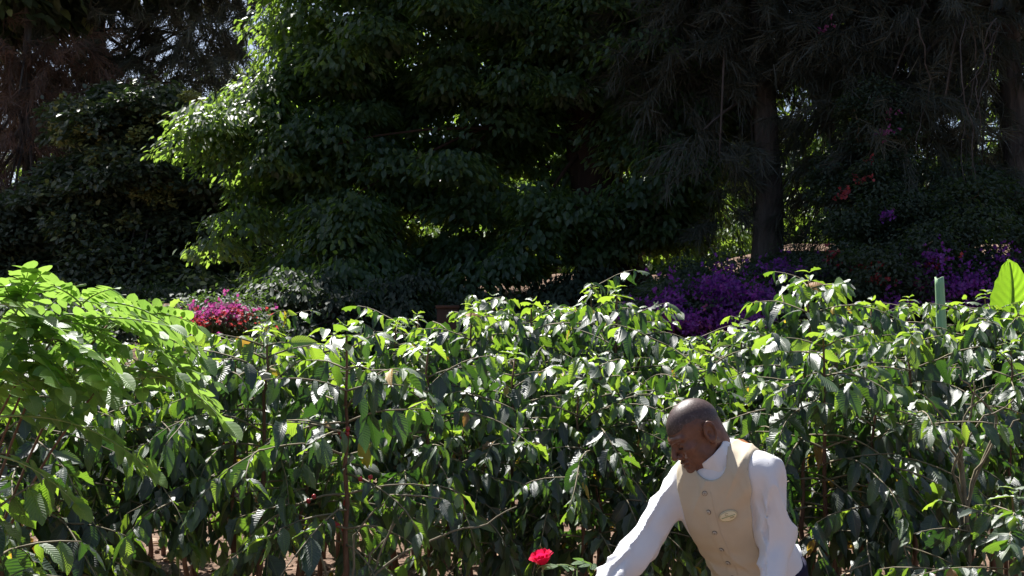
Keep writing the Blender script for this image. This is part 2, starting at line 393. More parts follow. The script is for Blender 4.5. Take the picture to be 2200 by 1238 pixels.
# undergrowth shrubs at the far edge of the path
for k, (px, py) in enumerate([(930, 560), (1150, 520), (1480, 505), (1790, 520), (600, 560)]):
    Y = 25.5 + .4 * k; c = P(px, py, Y); base = G(c[0], Y)
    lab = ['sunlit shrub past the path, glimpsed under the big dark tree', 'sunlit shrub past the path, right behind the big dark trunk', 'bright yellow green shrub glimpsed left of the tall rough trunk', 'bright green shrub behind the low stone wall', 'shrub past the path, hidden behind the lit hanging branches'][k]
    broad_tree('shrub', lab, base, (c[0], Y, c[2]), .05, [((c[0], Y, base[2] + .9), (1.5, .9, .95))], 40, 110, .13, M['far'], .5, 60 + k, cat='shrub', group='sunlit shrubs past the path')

# ------------------------------------------------------------------ big trees
# big dark broadleaf tree in the middle
b1 = G(P(1330, 640, 16)[0], 16.0)
blobs = [B(980, 110, 16.5, 420, 190, 2.0), B(1250, 150, 15.8, 330, 190, 1.6), B(1440, 260, 16, 190, 170, 1.3), B(760, 300, 16.6, 190, 260, 1.4), B(900, 470, 15.6, 230, 150, 1.2),
         B(1150, 400, 17.2, 300, 140, 1.2), B(1240, 500, 15.3, 270, 100, 1.0), B(1420, 430, 15.3, 130, 110, .8), B(680, 560, 15.9, 170, 120, 1.0), B(860, 610, 15.8, 150, 90, .8), B(1080, 560, 15.9, 130, 50, .7),
         B(710, 90, 16.2, 110, 110, 1.0), B(610, 225, 15.9, 120, 60, .9), B(480, 295, 15.6, 100, 50, .6), B(600, 360, 15.9, 130, 60, .9), B(470, 515, 15.3, 100, 42, .5), B(560, 460, 15.9, 90, 70, .7),
         B(1100, -60, 16, 500, 90, 1.8), B(950, 270, 16.4, 110, 60, .8), B(640, 320, 15.6, 90, 50, .6), B(660, 160, 15.9, 80, 60, .7), B(1060, 600, 15.0, 90, 40, .5), B(720, 640, 14.9, 150, 60, .7), B(870, 670, 14.6, 110, 45, .6), B(1010, 640, 15.2, 120, 30, .6)]
hi = [((0.4, 16.2, 8.2), (4.2, 2.6, 2.2)), ((-.5, 16.8, 8.0), (2.2, 1.6, 1.0)), ((-.8, 17.0, 8.6), (1.8, 1.8, .9)), ((1.2, 17.2, 10.4), (3.6, 2.6, 1.6))]  # unseen upper foliage, shaped to keep sun off the inner crown
tl = P(1225, 180, 16.4); tm = P(1240, 330, 16.3)
broad_tree('broadleaf_tree', 'huge dark leafed tree in the middle with sunlit branches drooping on its left side', b1, (b1[0] - .5, 16.4, 9.5), .40, blobs, 540, 330, .105, M['broad'], .56, 11,
           high=(hi, 620, 120, .21), bark='redbark', flat=.6)

# second trunk leaning out of the shade (forked tree)
# tall rough trunk with feathery foliage
b2 = G(P(1650, 560, 14.5)[0], 14.5); t2 = P(1590, 60, 14.7)
blobs = [B(1560, 60, 14.8, 180, 130, 1.2), B(1440, 120, 14.9, 110, 140, .9), B(1530, 320, 14.0, 70, 60, .5), B(1760, 230, 14.8, 130, 160, 1.0), B(1500, 200, 15.2, 120, 140, .8), B(1560, 440, 14.9, 90, 70, .6), B(1730, 60, 15, 160, 120, 1.)]
hi = [((2.9, 14.9, 7.8), (2.6, 2.1, 2.0)), ((2.8, 15.8, 10), (3., 2., 1.6))]  # unseen foliage overhead, added to shade the tree and bank
needle_tree('casuarina_tree', 'tall feathery tree with a thick rough bark trunk, just left of the flowering bank', b2, (t2[0], 14.8, 10.5), .165, blobs, 420, 110, M['needle'], 21, high=(hi, 200, 90, .28))
# right-hand feathery tree, trunk at the picture edge
b3 = G(P(2215, 500, 13.6)[0], 13.6)
blobs = [B(2060, 80, 14, 220, 140, 1.2), B(1880, 110, 14.2, 160, 110, 1.0), B(1930, 270, 13.6, 150, 100, .9), B(2120, 260, 14.4, 130, 160, .9), B(1790, 60, 14, 90, 60, .7), B(1840, 400, 14.4, 150, 90, .7), B(2080, 420, 14.2, 180, 110, .8)]
hi = [((5.3, 14.4, 7.6), (3.0, 2.2, 2.2)), ((4.6, 15.4, 9.8), (3., 2., 1.6))]  # out-of-view canopy, added to keep the right side dark
needle_tree('casuarina_tree', 'feathery tree over the flowering bank with its trunk at the picture edge', b3, (b3[0] + .15, 13.9, 10.4), .15, blobs, 460, 110, M['needle'], 22, high=(hi, 200, 90, .28))

# dark tufted tree, left
b4 = G(P(330, 600, 19)[0], 19.2)
blobs = [B(280, 290, 19, 170, 90, 1.2), B(350, 400, 18.6, 180, 110, 1.2), B(200, 440, 19, 150, 120, 1.2), B(300, 540, 18.6, 200, 100, 1.2), B(450, 330, 19.4, 90, 100, .9), B(430, 520, 19.2, 110, 110, .9), B(60, 540, 19, 140, 120, 1.2), B(560, 600, 19.5, 120, 60, .8), B(250, 640, 18, 220, 50, .9), B(420, 650, 17.5, 150, 40, .8)]
tt_ = broad_tree('tufted_tree', 'dark rounded tree at left with pale yellow green tufts of new leaves', b4, (b4[0], 19.4, 5.6), .22, blobs, 420, 290, .115, M['mango'], .48, 31, droop=.25,
           high=([((-8.0, 21.6, 9.6), (3.0, 2.0, 1.3)), ((-9.6, 21, 8), (2., 1.6, 1.2)), ((-6.4, 21.6, 8.9), (1.6, 1.2, .8))], 170, 90, .3))  # unseen canopy apart from the crown, added to shade this tree
rr = np.random.default_rng(12); Ct = []
for px, py, n_ in [(130, 290, 3), (200, 240, 3), (265, 225, 3), (345, 245, 3), (400, 215, 4), (435, 240, 3), (165, 270, 2), (190, 300, 3), (310, 415, 4), (375, 400, 3), (345, 430, 3), (215, 345, 3), (250, 355, 3), (350, 350, 3), (385, 345, 2), (280, 480, 3), (240, 560, 3), (420, 300, 2), (300, 300, 3), (150, 400, 2)]:
    for _ in range(n_): Ct.append(P(px + rr.normal(0, 12), py + rr.normal(0, 12), 17.9 + rr.uniform(-.1, .3)))
V, F, r = dome_leaves(rr, np.array(Ct), rr.uniform(.08, .17, len(Ct)), 60, .085, droop=.1, flat=1.)
build('new_growth', V, F, M['mango'], tt_, attrs={'rnd': r * .16}, origin=b4, smooth_=False)  # yellow green tufts, colour raised so they look lit in shade
# tall grey feathery tree upper left with bare trunk
b5 = G(P(230, 500, 22.5)[0], 22.5); 
blobs = [B(120, 60, 22.5, 160, 120, 1.4), B(400, 60, 22.5, 130, 70, 1.2), B(480, 160, 22.8, 120, 90, 1.1), B(360, 190, 23, 100, 60, 1.), B(80, 200, 22.6, 130, 90, 1.), B(560, 40, 23, 60, 60, 1.0), B(120, 330, 23, 170, 90, 1.2), B(480, 300, 23, 100, 70, 1.), B(250, -60, 22.5, 320, 60, 1.5)]
hi = [((-6.8, 22.8, 9.8), (3.6, 2., 1.4))]  # unseen foliage above, added to shade the left trees
tk = [P(236, 420, 22.3), P(232, 260, 22.3), P(226, 100, 22.3), P(205, -80, 22.3), P(190, -300, 22.3)]
needle_tree('grey_tree', 'tall grey feathery tree in the top left corner with sky showing through', b5, (b5[0] - .2, 22.6, 10.5), .2, blobs, 560, 90, M['needle_grey'], 32, length=.3, width=.05, high=(hi, 90, 80, .3),
            extra=[([P(215, 250, 22.4), P(150, 130, 22.2), P(110, 20, 22)], .07, .02), ([P(222, 160, 22.4), P(300, 130, 22.6), P(400, 90, 22.8)], .07, .02), ([P(228, 190, 22.4), P(170, 200, 22.2), P(80, 260, 22)], .06, .02)])
# reddish feathery tree, far left edge
b6 = G(P(40, 600, 20.5)[0], 20.5)
blobs = [B(60, 250, 20.5, 90, 150, 1.), B(20, 420, 20.3, 80, 130, .9), B(150, 160, 20.8, 80, 90, .8), B(110, 560, 20.2, 120, 80, .8), B(0, 120, 20.6, 70, 100, .8), B(230, 620, 20.6, 150, 70, .8)]
needle_tree('rusty_tree', 'reddish brown feathery tree at the left edge of the picture', b6, (b6[0], 20.6, 8), .13, blobs, 330, 80, M['needle_red'], 33, length=.26, width=.045)

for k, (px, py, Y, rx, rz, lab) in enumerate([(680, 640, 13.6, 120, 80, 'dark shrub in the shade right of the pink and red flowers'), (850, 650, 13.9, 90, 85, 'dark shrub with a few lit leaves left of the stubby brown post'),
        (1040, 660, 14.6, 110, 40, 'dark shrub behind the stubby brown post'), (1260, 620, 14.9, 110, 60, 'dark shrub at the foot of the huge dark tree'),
        (150, 668, 12.6, 130, 40, 'dark low shrub added over soil on the bank behind the lime green shrub'), (330, 650, 16.6, 150, 50, 'dark shrub in the shade left of the pink and red flowers')]):
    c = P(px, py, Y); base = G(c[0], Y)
    broad_tree('shrub', lab, base, (c[0], Y, c[2]), .05, [B(px, py + 12, Y, rx, rz * .8, .5), B(px, py + rz, Y - .2, rx * 1.1, rz, .5)], 60, 150, .08, M['bleaf'], .3, 160 + k, cat='shrub', group='dark filler shrubs at the foot of the trees')  # shrubs added as dark filler for the shade below the trees

# ------------------------------------------------------------------ walls far
c = P(962, 690, 12.0)
e = empty('brown_post', G(c[0], 12.0), 'stubby brown post in deep shade behind the coffee bushes', 'post')
mb = MB(); b0 = np.array(G(c[0], 12.0))
mb.box((c[0], 12.0, (b0[2] + c[2] + .12) / 2), (.10, .10, (c[2] + .12 - b0[2]) / 2)); mb.build('shaft', M['brownwall'], e, origin=b0, smooth_=False)
mb = MB(); mb.box((c[0], 12.0, c[2] + .135), (.112, .112, .015)); mb.build('cap', M['brownwall'], e, origin=b0, smooth_=False)

c = P(1760, 572, 15.8)
e = empty('stone_wall', (c[0], 15.8, c[2] - .4), 'short grey stone wall at the top of the flowering bank', 'wall')
mb = MB(); rr = np.random.default_rng(5)
for r_ in range(5):
    x = -.45
    while x < .55:
        w = rr.uniform(.13, .24)
        mb.box((c[0] + x + w / 2, 15.8 + rr.normal(0, .006), c[2] - .4 + r_ * .108 + .05), (w / 2 - .005, .12, .049)); x += w
mb.build('stones', M['stone'], e, origin=(c[0], 15.8, c[2] - .4), smooth_=False)
mb = MB(); mb.box((c[0] + .05, 15.8, c[2] + .165), (.56, .15, .02)); mb.build('capping', M['concrete'], e, origin=(c[0], 15.8, c[2] - .4), smooth_=False)

# ------------------------------------------------------------------ bougainvillea
def bougain(label, base, blobs, ndome, per, patches, seed, domer=.3, leaf=.05):
    rng = np.random.default_rng(seed)
    e = empty('bougainvillea', base, label, 'flowering shrub', 'bougainvilleas on the bank')
    C, d = in_ellipsoids(rng, blobs, ndome)
    V, F, r = dome_leaves(rng, C, rng.uniform(.6, 1.2, ndome) * domer, per, leaf, droop=.4)
    build('foliage', V, F, M['bleaf'], e, attrs={'rnd': r}, origin=base, smooth_=False)
    mb = MB()
    for g in C[rng.choice(len(C), min(22, len(C)), replace=False)]:
        u = np.linspace(0, 1, 7)[:, None]; b = np.array(base) + rng.normal(0, .1, 3) * [1, 1, 0]
        q = b + (g - b) * u + np.array([0, 0, .35]) * np.sin(u * 3.1) + rng.normal(0, .02, (7, 3))
        mb.tube(q, np.linspace(.03, .006, 7), 5)
    mb.build('stems', M['twig'], e, origin=base)
    for key, px, py, Y, rpx, rpy, n in patches:
        nsub = max(1, int(rpx / 22)) if key == 'purple' else 1
        for q in range(nsub):
            c, R = B(px + (rng.uniform(-1, 1) * rpx if nsub > 1 else 0), py + (rng.uniform(-1, 1) * rpy * .8 if nsub > 1 else 0), Y + rng.uniform(-.15, .25), max(rpx / nsub ** .6, 6), rpy * (.75 if nsub > 1 else 1), .3)
            m = int(n / nsub * (.9 if key == 'purple' else .45)) + 3; O = c + np.clip(rng.standard_t(3, (m, 3)) * .42, -2.2, 2.2) * np.array(R)
            O = np.repeat(O, 3, 0) + rng.normal(0, .008, (m * 3, 3))
            V, F, UV, K = place_leaves(T_BRACT, O, rng.normal(0, 1, O.shape) + [0, -.3, .2], rng.normal(0, 1, O.shape), rng.uniform(.026, .046, len(O)))
            build('blossoms', V, F, M[key], e, attrs={'rnd': np.repeat(rng.uniform(0, 1, len(O)), K)}, origin=base, smooth_=False)
    return e

bougain('low bougainvillea spilling purple flowers down the bank behind the coffee bushes', G(P(1500, 700, 12.2)[0], 12.3),
        [B(1500, 670, 12.2, 150, 55, .7), B(1590, 650, 12.4, 150, 50, .7), B(1440, 690, 12, 90, 40, .5)], 90, 230,
        [('purple', 1480, 655, 11.6, 90, 40, 800), ('purple', 1620, 640, 11.7, 90, 45, 1100), ('purple', 1550, 685, 11.5, 120, 28, 800), ('magenta', 1480, 700, 11.5, 70, 16, 260), ('magenta', 1430, 685, 11.5, 30, 14, 120)], 51)
bougain('dark bougainvillea with pale sunlit leaf patches below the stone wall', G(P(1650, 610, 13.6)[0], 13.6),
        [B(1600, 610, 13.4, 170, 40, .7), B(1720, 600, 13.4, 90, 45, .7), B(1480, 620, 13.6, 90, 30, .6)], 80, 230,
        [('purple', 1710, 610, 12.7, 80, 30, 700), ('magenta', 1775, 575, 12.9, 26, 22, 200)], 52)
bougain('tall bougainvillea mound with red and purple flowers climbing the right bank', G(P(1930, 650, 12.4)[0], 12.6),
        [B(1930, 600, 12.4, 180, 110, .9), B(2080, 560, 12.6, 170, 150, .9), B(1880, 480, 12.9, 110, 110, .7), B(2150, 640, 12.2, 120, 90, .7), B(2020, 440, 13.1, 160, 90, .7), B(1800, 640, 12.2, 80, 70, .6)], 260, 250,
        [('purple', 2080, 640, 11.7, 90, 50, 420), ('purple', 1900, 680, 11.6, 60, 30, 220), ('purple', 2120, 580, 11.8, 70, 40, 220), ('purple', 1960, 560, 11.6, 50, 30, 110), ('purple', 1905, 465, 12.2, 12, 10, 40), ('purple', 2040, 600, 11.6, 60, 30, 160),
         ('red', 1885, 600, 11.6, 20, 12, 60), ('red', 2005, 568, 11.6, 18, 12, 50), ('red', 1865, 575, 11.7, 14, 9, 30), ('red', 1790, 545, 12.1, 14, 10, 40), ('magenta', 1965, 610, 11.6, 22, 14, 50)], 53)
bougain('climbing bougainvillea sprays of red and magenta high among the feathery branches', G(P(1870, 560, 13.8)[0], 13.9),
        [B(1850, 380, 13.3, 90, 60, .5), B(1900, 300, 13.3, 70, 80, .5), B(1860, 220, 13.4, 60, 60, .4)], 60, 190,
        [('red', 1805, 418, 12.7, 10, 9, 36), ('red', 1850, 388, 12.7, 18, 8, 30), ('red', 1865, 345, 12.7, 10, 8, 12), ('magenta', 1905, 250, 12.7, 7, 14, 16), ('magenta', 1895, 287, 12.7, 20, 7, 26), ('magenta', 1770, 60, 13, 10, 5, 16)], 54)
bougain('bright bougainvillea with red and pink flowers beside the rounded leaflet shrub', G(P(470, 700, 10.8)[0], 10.8),
        [B(470, 700, 10.8, 90, 38, .5)], 40, 170,
        [('magenta', 450, 676, 10.2, 60, 22, 130), ('red', 505, 682, 10.2, 40, 24, 190), ('red', 425, 694, 10.2, 26, 14, 90), ('magenta', 490, 664, 10.3, 50, 16, 160)], 55)

# hanging bare vines at right
rr = np.random.default_rng(9)
e = empty('hanging_vine', P(2120, 60, 13.0), 'thin bare vines hanging in loops from the right tree', 'vine')
for k, (x0, x1, y1) in enumerate([(2085, 2078, 400), (2128, 2092, 420), (2135, 2090, 300), (2075, 2080, 380), (2150, 2060, 215), (1985, 1980, 330)]):
    mb = MB(); u = np.linspace(0, 1, 16)
    pts = np.array([P(x0 + (x1 - x0) * t + 14 * math.sin(t * 6 + k) , 40 + (y1 - 40) * t, 12.6 + .2 * math.sin(k + t * 4)) for t in u]) + rr.normal(0, .012, (16, 3))
    mb.tube(pts, np.linspace(.008, .004, 16), 5); mb.build('strand', M['bark'], e, origin=P(2120, 60, 13.0))

# ------------------------------------------------------------------ coffee bushes
def coffee_bush(seed, H, spread, nstem=2, twiggy=.5, cherries=0, low=.5, dens=1.0, lean=.1):
    """one coffee bush at the origin; returns dict of meshes data"""
    rng = np.random.default_rng(seed)
    stem = MB(); tw = MB(); O = []; D = []; Nn = []; S = []; R = []; ch = []
    def leaf(p, d, n, s, r): O.append(p); D.append(d); Nn.append(n); S.append(s); R.append(r)
    for si in range(nstem):
        a0 = rng.uniform(0, 6.28); r0 = 0 if si == 0 else rng.uniform(.05, .14)
        b = np.array([math.cos(a0) * r0, math.sin(a0) * r0, -.05])
        hh = H * (1 if si == 0 else rng.uniform(.78, .96))
        topp = b + np.array([rng.normal(0, lean), rng.normal(0, lean), hh]) if si else np.array([rng.normal(0, lean * .25), rng.normal(0, lean * .25), hh])
        t = np.linspace(0, 1, 16)[:, None]
        pts = b + (topp - b) * t + rng.normal(0, .006, (16, 3))
        stem.tube(pts, np.linspace(.019, .004, 16), 7)
        h = low * hh; az = rng.uniform(0, 3.14)
        while h < hh - .02:
            f = h / hh; p0 = b + (topp - b) * f
            for s_ in (0, 1):
                if rng.uniform() < .08: continue
                a = az + s_ * math.pi + rng.normal(0, .25)
                u = (1 - f) / (1 - low)
                L = spread * (.16 + .84 * min(1, u * 1.7) ** .8) * rng.uniform(.75, 1.12)
                out = np.array([math.cos(a), math.sin(a), 0])
                nn = max(3, int(L / .044)); q = [p0]; el = rng.uniform(.0, .5) + .3 * (f > .85)
                dirv = out * math.cos(el) + np.array([0, 0, math.sin(el)])
                step = L / nn
                for k in range(nn):
                    dirv = nrm(dirv + np.array([0, 0, -.075 - .05 * rng.uniform()]) + rng.normal(0, .05, 3)); q.append(q[-1] + dirv * step)
                q = np.array(q); tw.tube(q, np.linspace(.0045, .0016, len(q)), 5)
                bare = rng.uniform(.08, .3) if f < .8 else .05
                for k in range(1, nn + 1):
                    g = k / nn
                    if g < bare: 
                        if cherries and rng.uniform() < cherries:
                            ch.append([q[k] + rng.normal(0, .011, 3) for _ in range(rng.integers(2, 6))])
                        continue
                    dv = nrm(q[k] - q[k - 1]); side = nrm(np.cross(dv, [0, 0, 1.]))
                    young = g > .82 or f > .93
                    for sg in (-1, 1):
                        if rng.uniform() > .93 * dens: continue
                        dr = (rng.uniform(.1, 1.1) if rng.uniform() < .6 else rng.uniform(1., 2.6)) * (.75 if young else 1)
                        d = side * sg * rng.uniform(.5, 1.0) + dv * rng.uniform(.3, .8) + np.array([0, 0, -dr]) + rng.normal(0, .14, 3)
                        n_ = np.array([0, 0, 1.]) + dv * .5 * rng.normal() + side * sg * .35 + rng.normal(0, .38, 3)
                        s = (.050 + .092 * rng.uniform() ** 1.35) * (.75 if g > .9 else .9 if young else 1)
                        r = rng.uniform(0, .35) if young and rng.uniform() < .55 else rng.uniform(.2, .9)
                        if rng.uniform() < .016: r = rng.uniform(.965, 1)
                        leaf(q[k], d, n_, s, r)
                # terminal pair
                for sg in (-1, 1):
                    leaf(q[-1], dirv + side * sg * .7 + [0, 0, -.6], np.array([0, 0, 1.]) + rng.normal(0, .2, 3), rng.uniform(.05, .09), rng.uniform(0, .15))
                # side twig
                if rng.uniform() < twiggy and nn > 5:
                    k = rng.integers(2, nn - 1); sd = nrm(np.cross(q[k] - q[k - 1], [0, 0, 1.])) * rng.choice([-1, 1])
                    dd = nrm(nrm(q[k] - q[k - 1]) * .6 + sd * .8 + [0, 0, .25]); qq = [q[k]]; m = rng.integers(3, 6)
                    for _ in range(m): dd = nrm(dd + [0, 0, -.1] + rng.normal(0, .06, 3)); qq.append(qq[-1] + dd * .062)
                    qq = np.array(qq); tw.tube(qq, np.linspace(.004, .002, len(qq)), 4)
                    for kk in range(1, len(qq)):
                        sd2 = nrm(np.cross(dd, [0, 0, 1.]))
                        for sg in (-1, 1):
                            leaf(qq[kk], sd2 * sg * .8 + dd * .5 + [0, 0, -rng.uniform(.2, 2.)] + rng.normal(0, .14, 3), np.array([0, 0, 1.]) + rng.normal(0, .3, 3), rng.uniform(.06, .13), rng.uniform(0, .9))
            az += math.pi / 2 + rng.normal(0, .3); h += rng.uniform(.046, .080) * (H / 1.7)
        # growing tip
        for k in range(3):
            for s_ in (0, 1):
                a = az + k * math.pi / 2 + s_ * math.pi; up = .2 + .35 * k
                leaf(topp + [0, 0, .018 * k], np.array([math.cos(a), math.sin(a), up - .3]), np.array([-math.cos(a) * .4, -math.sin(a) * .4, 1]), (.10, .08, .055)[k], rng.uniform(0, .2))
    O = np.array(O); n = len(O)
    D = np.array(D); Nn = np.array(Nn); S = np.array(S); R = np.array(R); out = []; off = 0; grp = rng.integers(0, 3, n)
    for g_, T_ in enumerate((T_COFFEE, T_C2, T_C3)):
        k = grp == g_
        V, F, UV, K = place_leaves(T_, O[k], D[k], Nn[k], S[k], curl_var=rng.uniform(-.12, .38, k.sum()))
        out.append((V, F + off, UV, np.repeat(R[k], K))); off += len(V)
    return dict(stem=stem, tw=tw, leaves=tuple(np.concatenate([o_[q] for o_ in out]) for q in range(4)), ch=ch, n=n)

def make_bush(seed, loc, label, group=None, rz=0, scale=1, **kw):
    d = coffee_bush(seed, **kw)
    e = empty('coffee_bush', loc, label, 'coffee bush', group); e.rotation_euler[2] = rz; e.scale = (scale,) * 3
    d['stem'].build('stem', M['stem'], e); d['tw'].build('branches', M['twig'], e)
    V, F, UV, r = d['leaves']; build('leaves', V, F, M['coffee'], e, attrs={'rnd': r}, uv=UV)
    if d['ch']:
        for cl in d['ch'][:60]:
            mb = MB()
            for c in cl: mb.sphere(c, (.0085, .0085, .0098), 7, 5)
            mb.build('cherry_cluster', M['cherry'], e)
    return e

def copy_tree(o, loc, rz, s, label, group):
    c = o.copy(); COL.objects.link(c); c.location = loc; c.rotation_euler = (0, 0, rz); c.scale = s
    c['label'] = label; c['group'] = group
    for ch in o.children:
        k = ch.copy(); COL.objects.link(k); k.parent = c
    return c

def topline(px):
    pts = [(-200, 690), (0, 740), (380, 730), (430, 705), (560, 705), (620, 735), (700, 738), (760, 722), (820, 720), (870, 690), (960, 705), (1020, 668), (1080, 655), (1170, 675), (1205, 705), (1260, 660), (1330, 650), (1400, 665),
           (1450, 725), (1530, 722), (1600, 700), (1680, 640), (1740, 592), (1800, 640), (1870, 655), (1960, 665), (2030, 720), (2080, 660), (2200, 650), (2400, 640)]
    return float(np.interp(px, [a for a, _ in pts], [b for _, b in pts]))

GRP = 'coffee bushes of the plantation'
protos = []
PROT = [dict(H=1.7, spread=.62, nstem=2, low=.68), dict(H=1.7, spread=.70, nstem=3, twiggy=.6, low=.6, dens=.9), dict(H=1.7, spread=.55, nstem=2, twiggy=.3, low=.56), dict(H=1.7, spread=.66, nstem=3, lean=.16, low=.72, dens=.88), dict(H=1.7, spread=.6, nstem=2, twiggy=.7, dens=.85, low=.64)]
# front row: (px of the stem, depth, variant, top pixel or None, label)
spots = [
 (60, 4.5, 1, 760, 'coffee bush in the shade under the rounded leaflet shrub'),
 (300, 5.0, 3, 745, 'coffee bush right behind the drooping tips of the rounded leaflet shrub'),
 (560, 4.75, 0, 712, 'coffee bush with large hanging dark leaves left of the slim red brown stem'),
 (930, 5.1, 4, 735, 'coffee bush just right of the slim red brown stem'),
 (1090, 5.3, 2, 760, 'coffee bush behind the red rose'),
 (1290, 5.2, 1, 770, 'coffee bush at the outstretched arm of the bending man'),
 (1490, 5.4, 3, 750, 'coffee bush directly behind the head of the man'),
 (1760, 5.0, 1, 715, 'coffee bush with silvery shining leaves behind the shoulder of the man'),
 (1960, 5.3, 0, 715, 'coffee bush two steps to the right of the man'),
 (2160, 5.6, 4, 745, 'coffee bush with bare crossing twigs near the right edge'),
 (2170, 4.3, 2, 1060, 'low coffee bush in the bottom right corner'),
]
rows = [
 (-60, 6.3, 3), (180, 6.4, 2), (420, 6.1, 0), (690, 6.4, 1), (850, 6.6, 3), (1010, 6.5, 0), (1150, 6.7, 4), (1330, 6.4, 2), (1470, 6.8, 3), (1600, 6.4, 1), (1740, 6.1, 0), (1880, 6.6, 4), (2080, 6.5, 1), (2230, 6.4, 3),
 (40, 7.8, 0), (330, 8.0, 1), (560, 7.7, 3), (730, 8.0, 2), (890, 7.7, 4), (1060, 7.6, 1), (1180, 8.0, 0), (1270, 7.6, 3), (1380, 7.7, 1), (1530, 8.0, 4), (1650, 7.7, 2), (1790, 7.6, 3), (1950, 7.8, 0), (2130, 7.9, 2),
]
def place_spot(idx, px, Y, v, top, label, group=GRP):
    x = P(px, 760, Y)[0]; g = float(gz(x, Y))
    H = P(px, top, Y)[2] - g
    s = H / 1.72; rz = (idx * 2.399) % 6.28
    if v not in dict(protos):
        e = make_bush(700 + v, (x, Y, g), label, group, rz=rz, scale=s, **PROT[v]); protos.append((v, e)); e.scale = (max(.9, s) , max(.9, s), s)
    else: copy_tree(dict(protos)[v], (x, Y, g), rz, (max(.9, min(s, 1.1)), max(.9, min(s, 1.1)), s), label, group)
for i_, (px, Y, v, top, lab) in enumerate(spots): place_spot(i_, px, Y, v, top, lab)
special = {420: 'coffee bush top beside the red and pink flowers', 690: 'coffee bush in the dip of the hedge line left of centre', 1740: 'tallest coffee bush, its peak standing over the hedge right of the man',
           1330: 'rounded leafy coffee bush top just left of the purple flowers', 1060: 'coffee bush top rising just right of the stubby brown post', 1880: 'coffee bush top between the tallest peak and the cut banana stalk',
           2130: 'coffee bush below the bright banana leaf', 1470: 'coffee bush in the dip of the hedge line below the purple flowers'}
for i_, (px, Y, v) in enumerate(rows):
    top = topline(px) - (4 if Y < 7 else 14) + ((i_ * 37) % 43 - 20)
    place_spot(20 + i_, px, Y, v, top, special.get(px, 'coffee bush in the back rows, its leaves merging with its neighbours'))

# the slim single-stemmed bush whose stem shows from top to bottom
Y = 4.45; x = P(750, 760, Y)[0]; g = float(gz(x, Y))
make_bush(911, (x, Y, g), 'coffee bush with one slim red brown stem and ripe red cherries', GRP, rz=.4, H=float(P(750, 722, Y)[2] - g), spread=.5, nstem=1, twiggy=.4, cherries=.35, low=.58, dens=.62, lean=.02)
Y = 4.9; x = P(505, 760, Y)[0]; g = float(gz(x, Y))
make_bush(912, (x, Y, g), 'coffee bush on a pair of dark upright stems over open soil', GRP, rz=1.4, H=float(P(505, 760, Y)[2] - g), spread=.5, nstem=2, twiggy=.5, cherries=.12, low=.72, dens=.7, lean=.03)
# light green branch reaching in at the bottom left
Y = 3.45; x = P(-20, 760, Y)[0]; g = float(gz(x, Y))
make_bush(913, (x, Y, g), 'near coffee bush reaching pale leafy branches in at the bottom left corner', GRP, rz=2.2, H=1.30, spread=.62, nstem=2, twiggy=.6, low=.5)

# bare pruned twigs rising in front
rr = np.random.default_rng(17)
e = empty('bare_shrub', P(740, 1500, 4.3) * [1, 1, 0] + [0, 0, float(gz(-.6, 4.3))], 'leafless pale twigs fanning up around the slim red brown stem', 'shrub')
og = np.array(e.location)
for pl in ([(770, 1238), (800, 1190), (840, 1140), (893, 1060)], [(700, 1238), (680, 1160), (665, 1120), (618, 1098)], [(800, 1238), (880, 1180), (980, 1140), (1050, 1125), (1110, 1085)], [(760, 1160), (790, 1110), (830, 1075)], [(790, 1255), (830, 1160), (855, 1100), (870, 1050)]):
    pl = [(745, 1420), (pl[0][0] - (pl[0][0] - 745) * .4, 1320)] + pl
    pts = np.array([P(a, b, 4.25 + .02 * q) for q, (a, b) in enumerate(pl)])
    tt = np.linspace(0, len(pts) - 1, 18); pts = np.stack([np.interp(tt, range(len(pts)), pts[:, k]) for k in range(3)], 1) + rr.normal(0, .003, (18, 3))
    mb = MB(); mb.tube(pts, np.linspace(.0065, .002, 18), 6); mb.build('twig', M['twig'], e, origin=og)
e = empty('bare_shrub', G(P(2080, 900, 4.9)[0], 4.9), 'tangle of dry leafless twigs among the bushes near the right edge', 'shrub')
og = np.array(e.location)
for pl in ([(2060, 940), (2010, 880), (1985, 850)], [(2060, 940), (2080, 880), (2150, 825)], [(2150, 905), (2090, 840), (2060, 805)], [(2040, 1000), (2110, 900), (2180, 860)], [(2060, 980), (2090, 860), (2095, 820)], [(2100, 1000), (2150, 930), (2190, 900)], [(2060, 980), (1990, 905), (1930, 880)]):
    pl = [(2080, 1250), (2075, 1080)] + pl
    pts = np.array([P(a, b, 4.75 - .03 * q) for q, (a, b) in enumerate(pl)])
    tt = np.linspace(0, len(pts) - 1, 14); pts = np.stack([np.interp(tt, range(len(pts)), pts[:, k]) for k in range(3)], 1) + rr.normal(0, .004, (14, 3))
    mb = MB(); mb.tube(pts, np.linspace(.008, .002, 14), 6); mb.build('twig', M['twig'], e, origin=og)

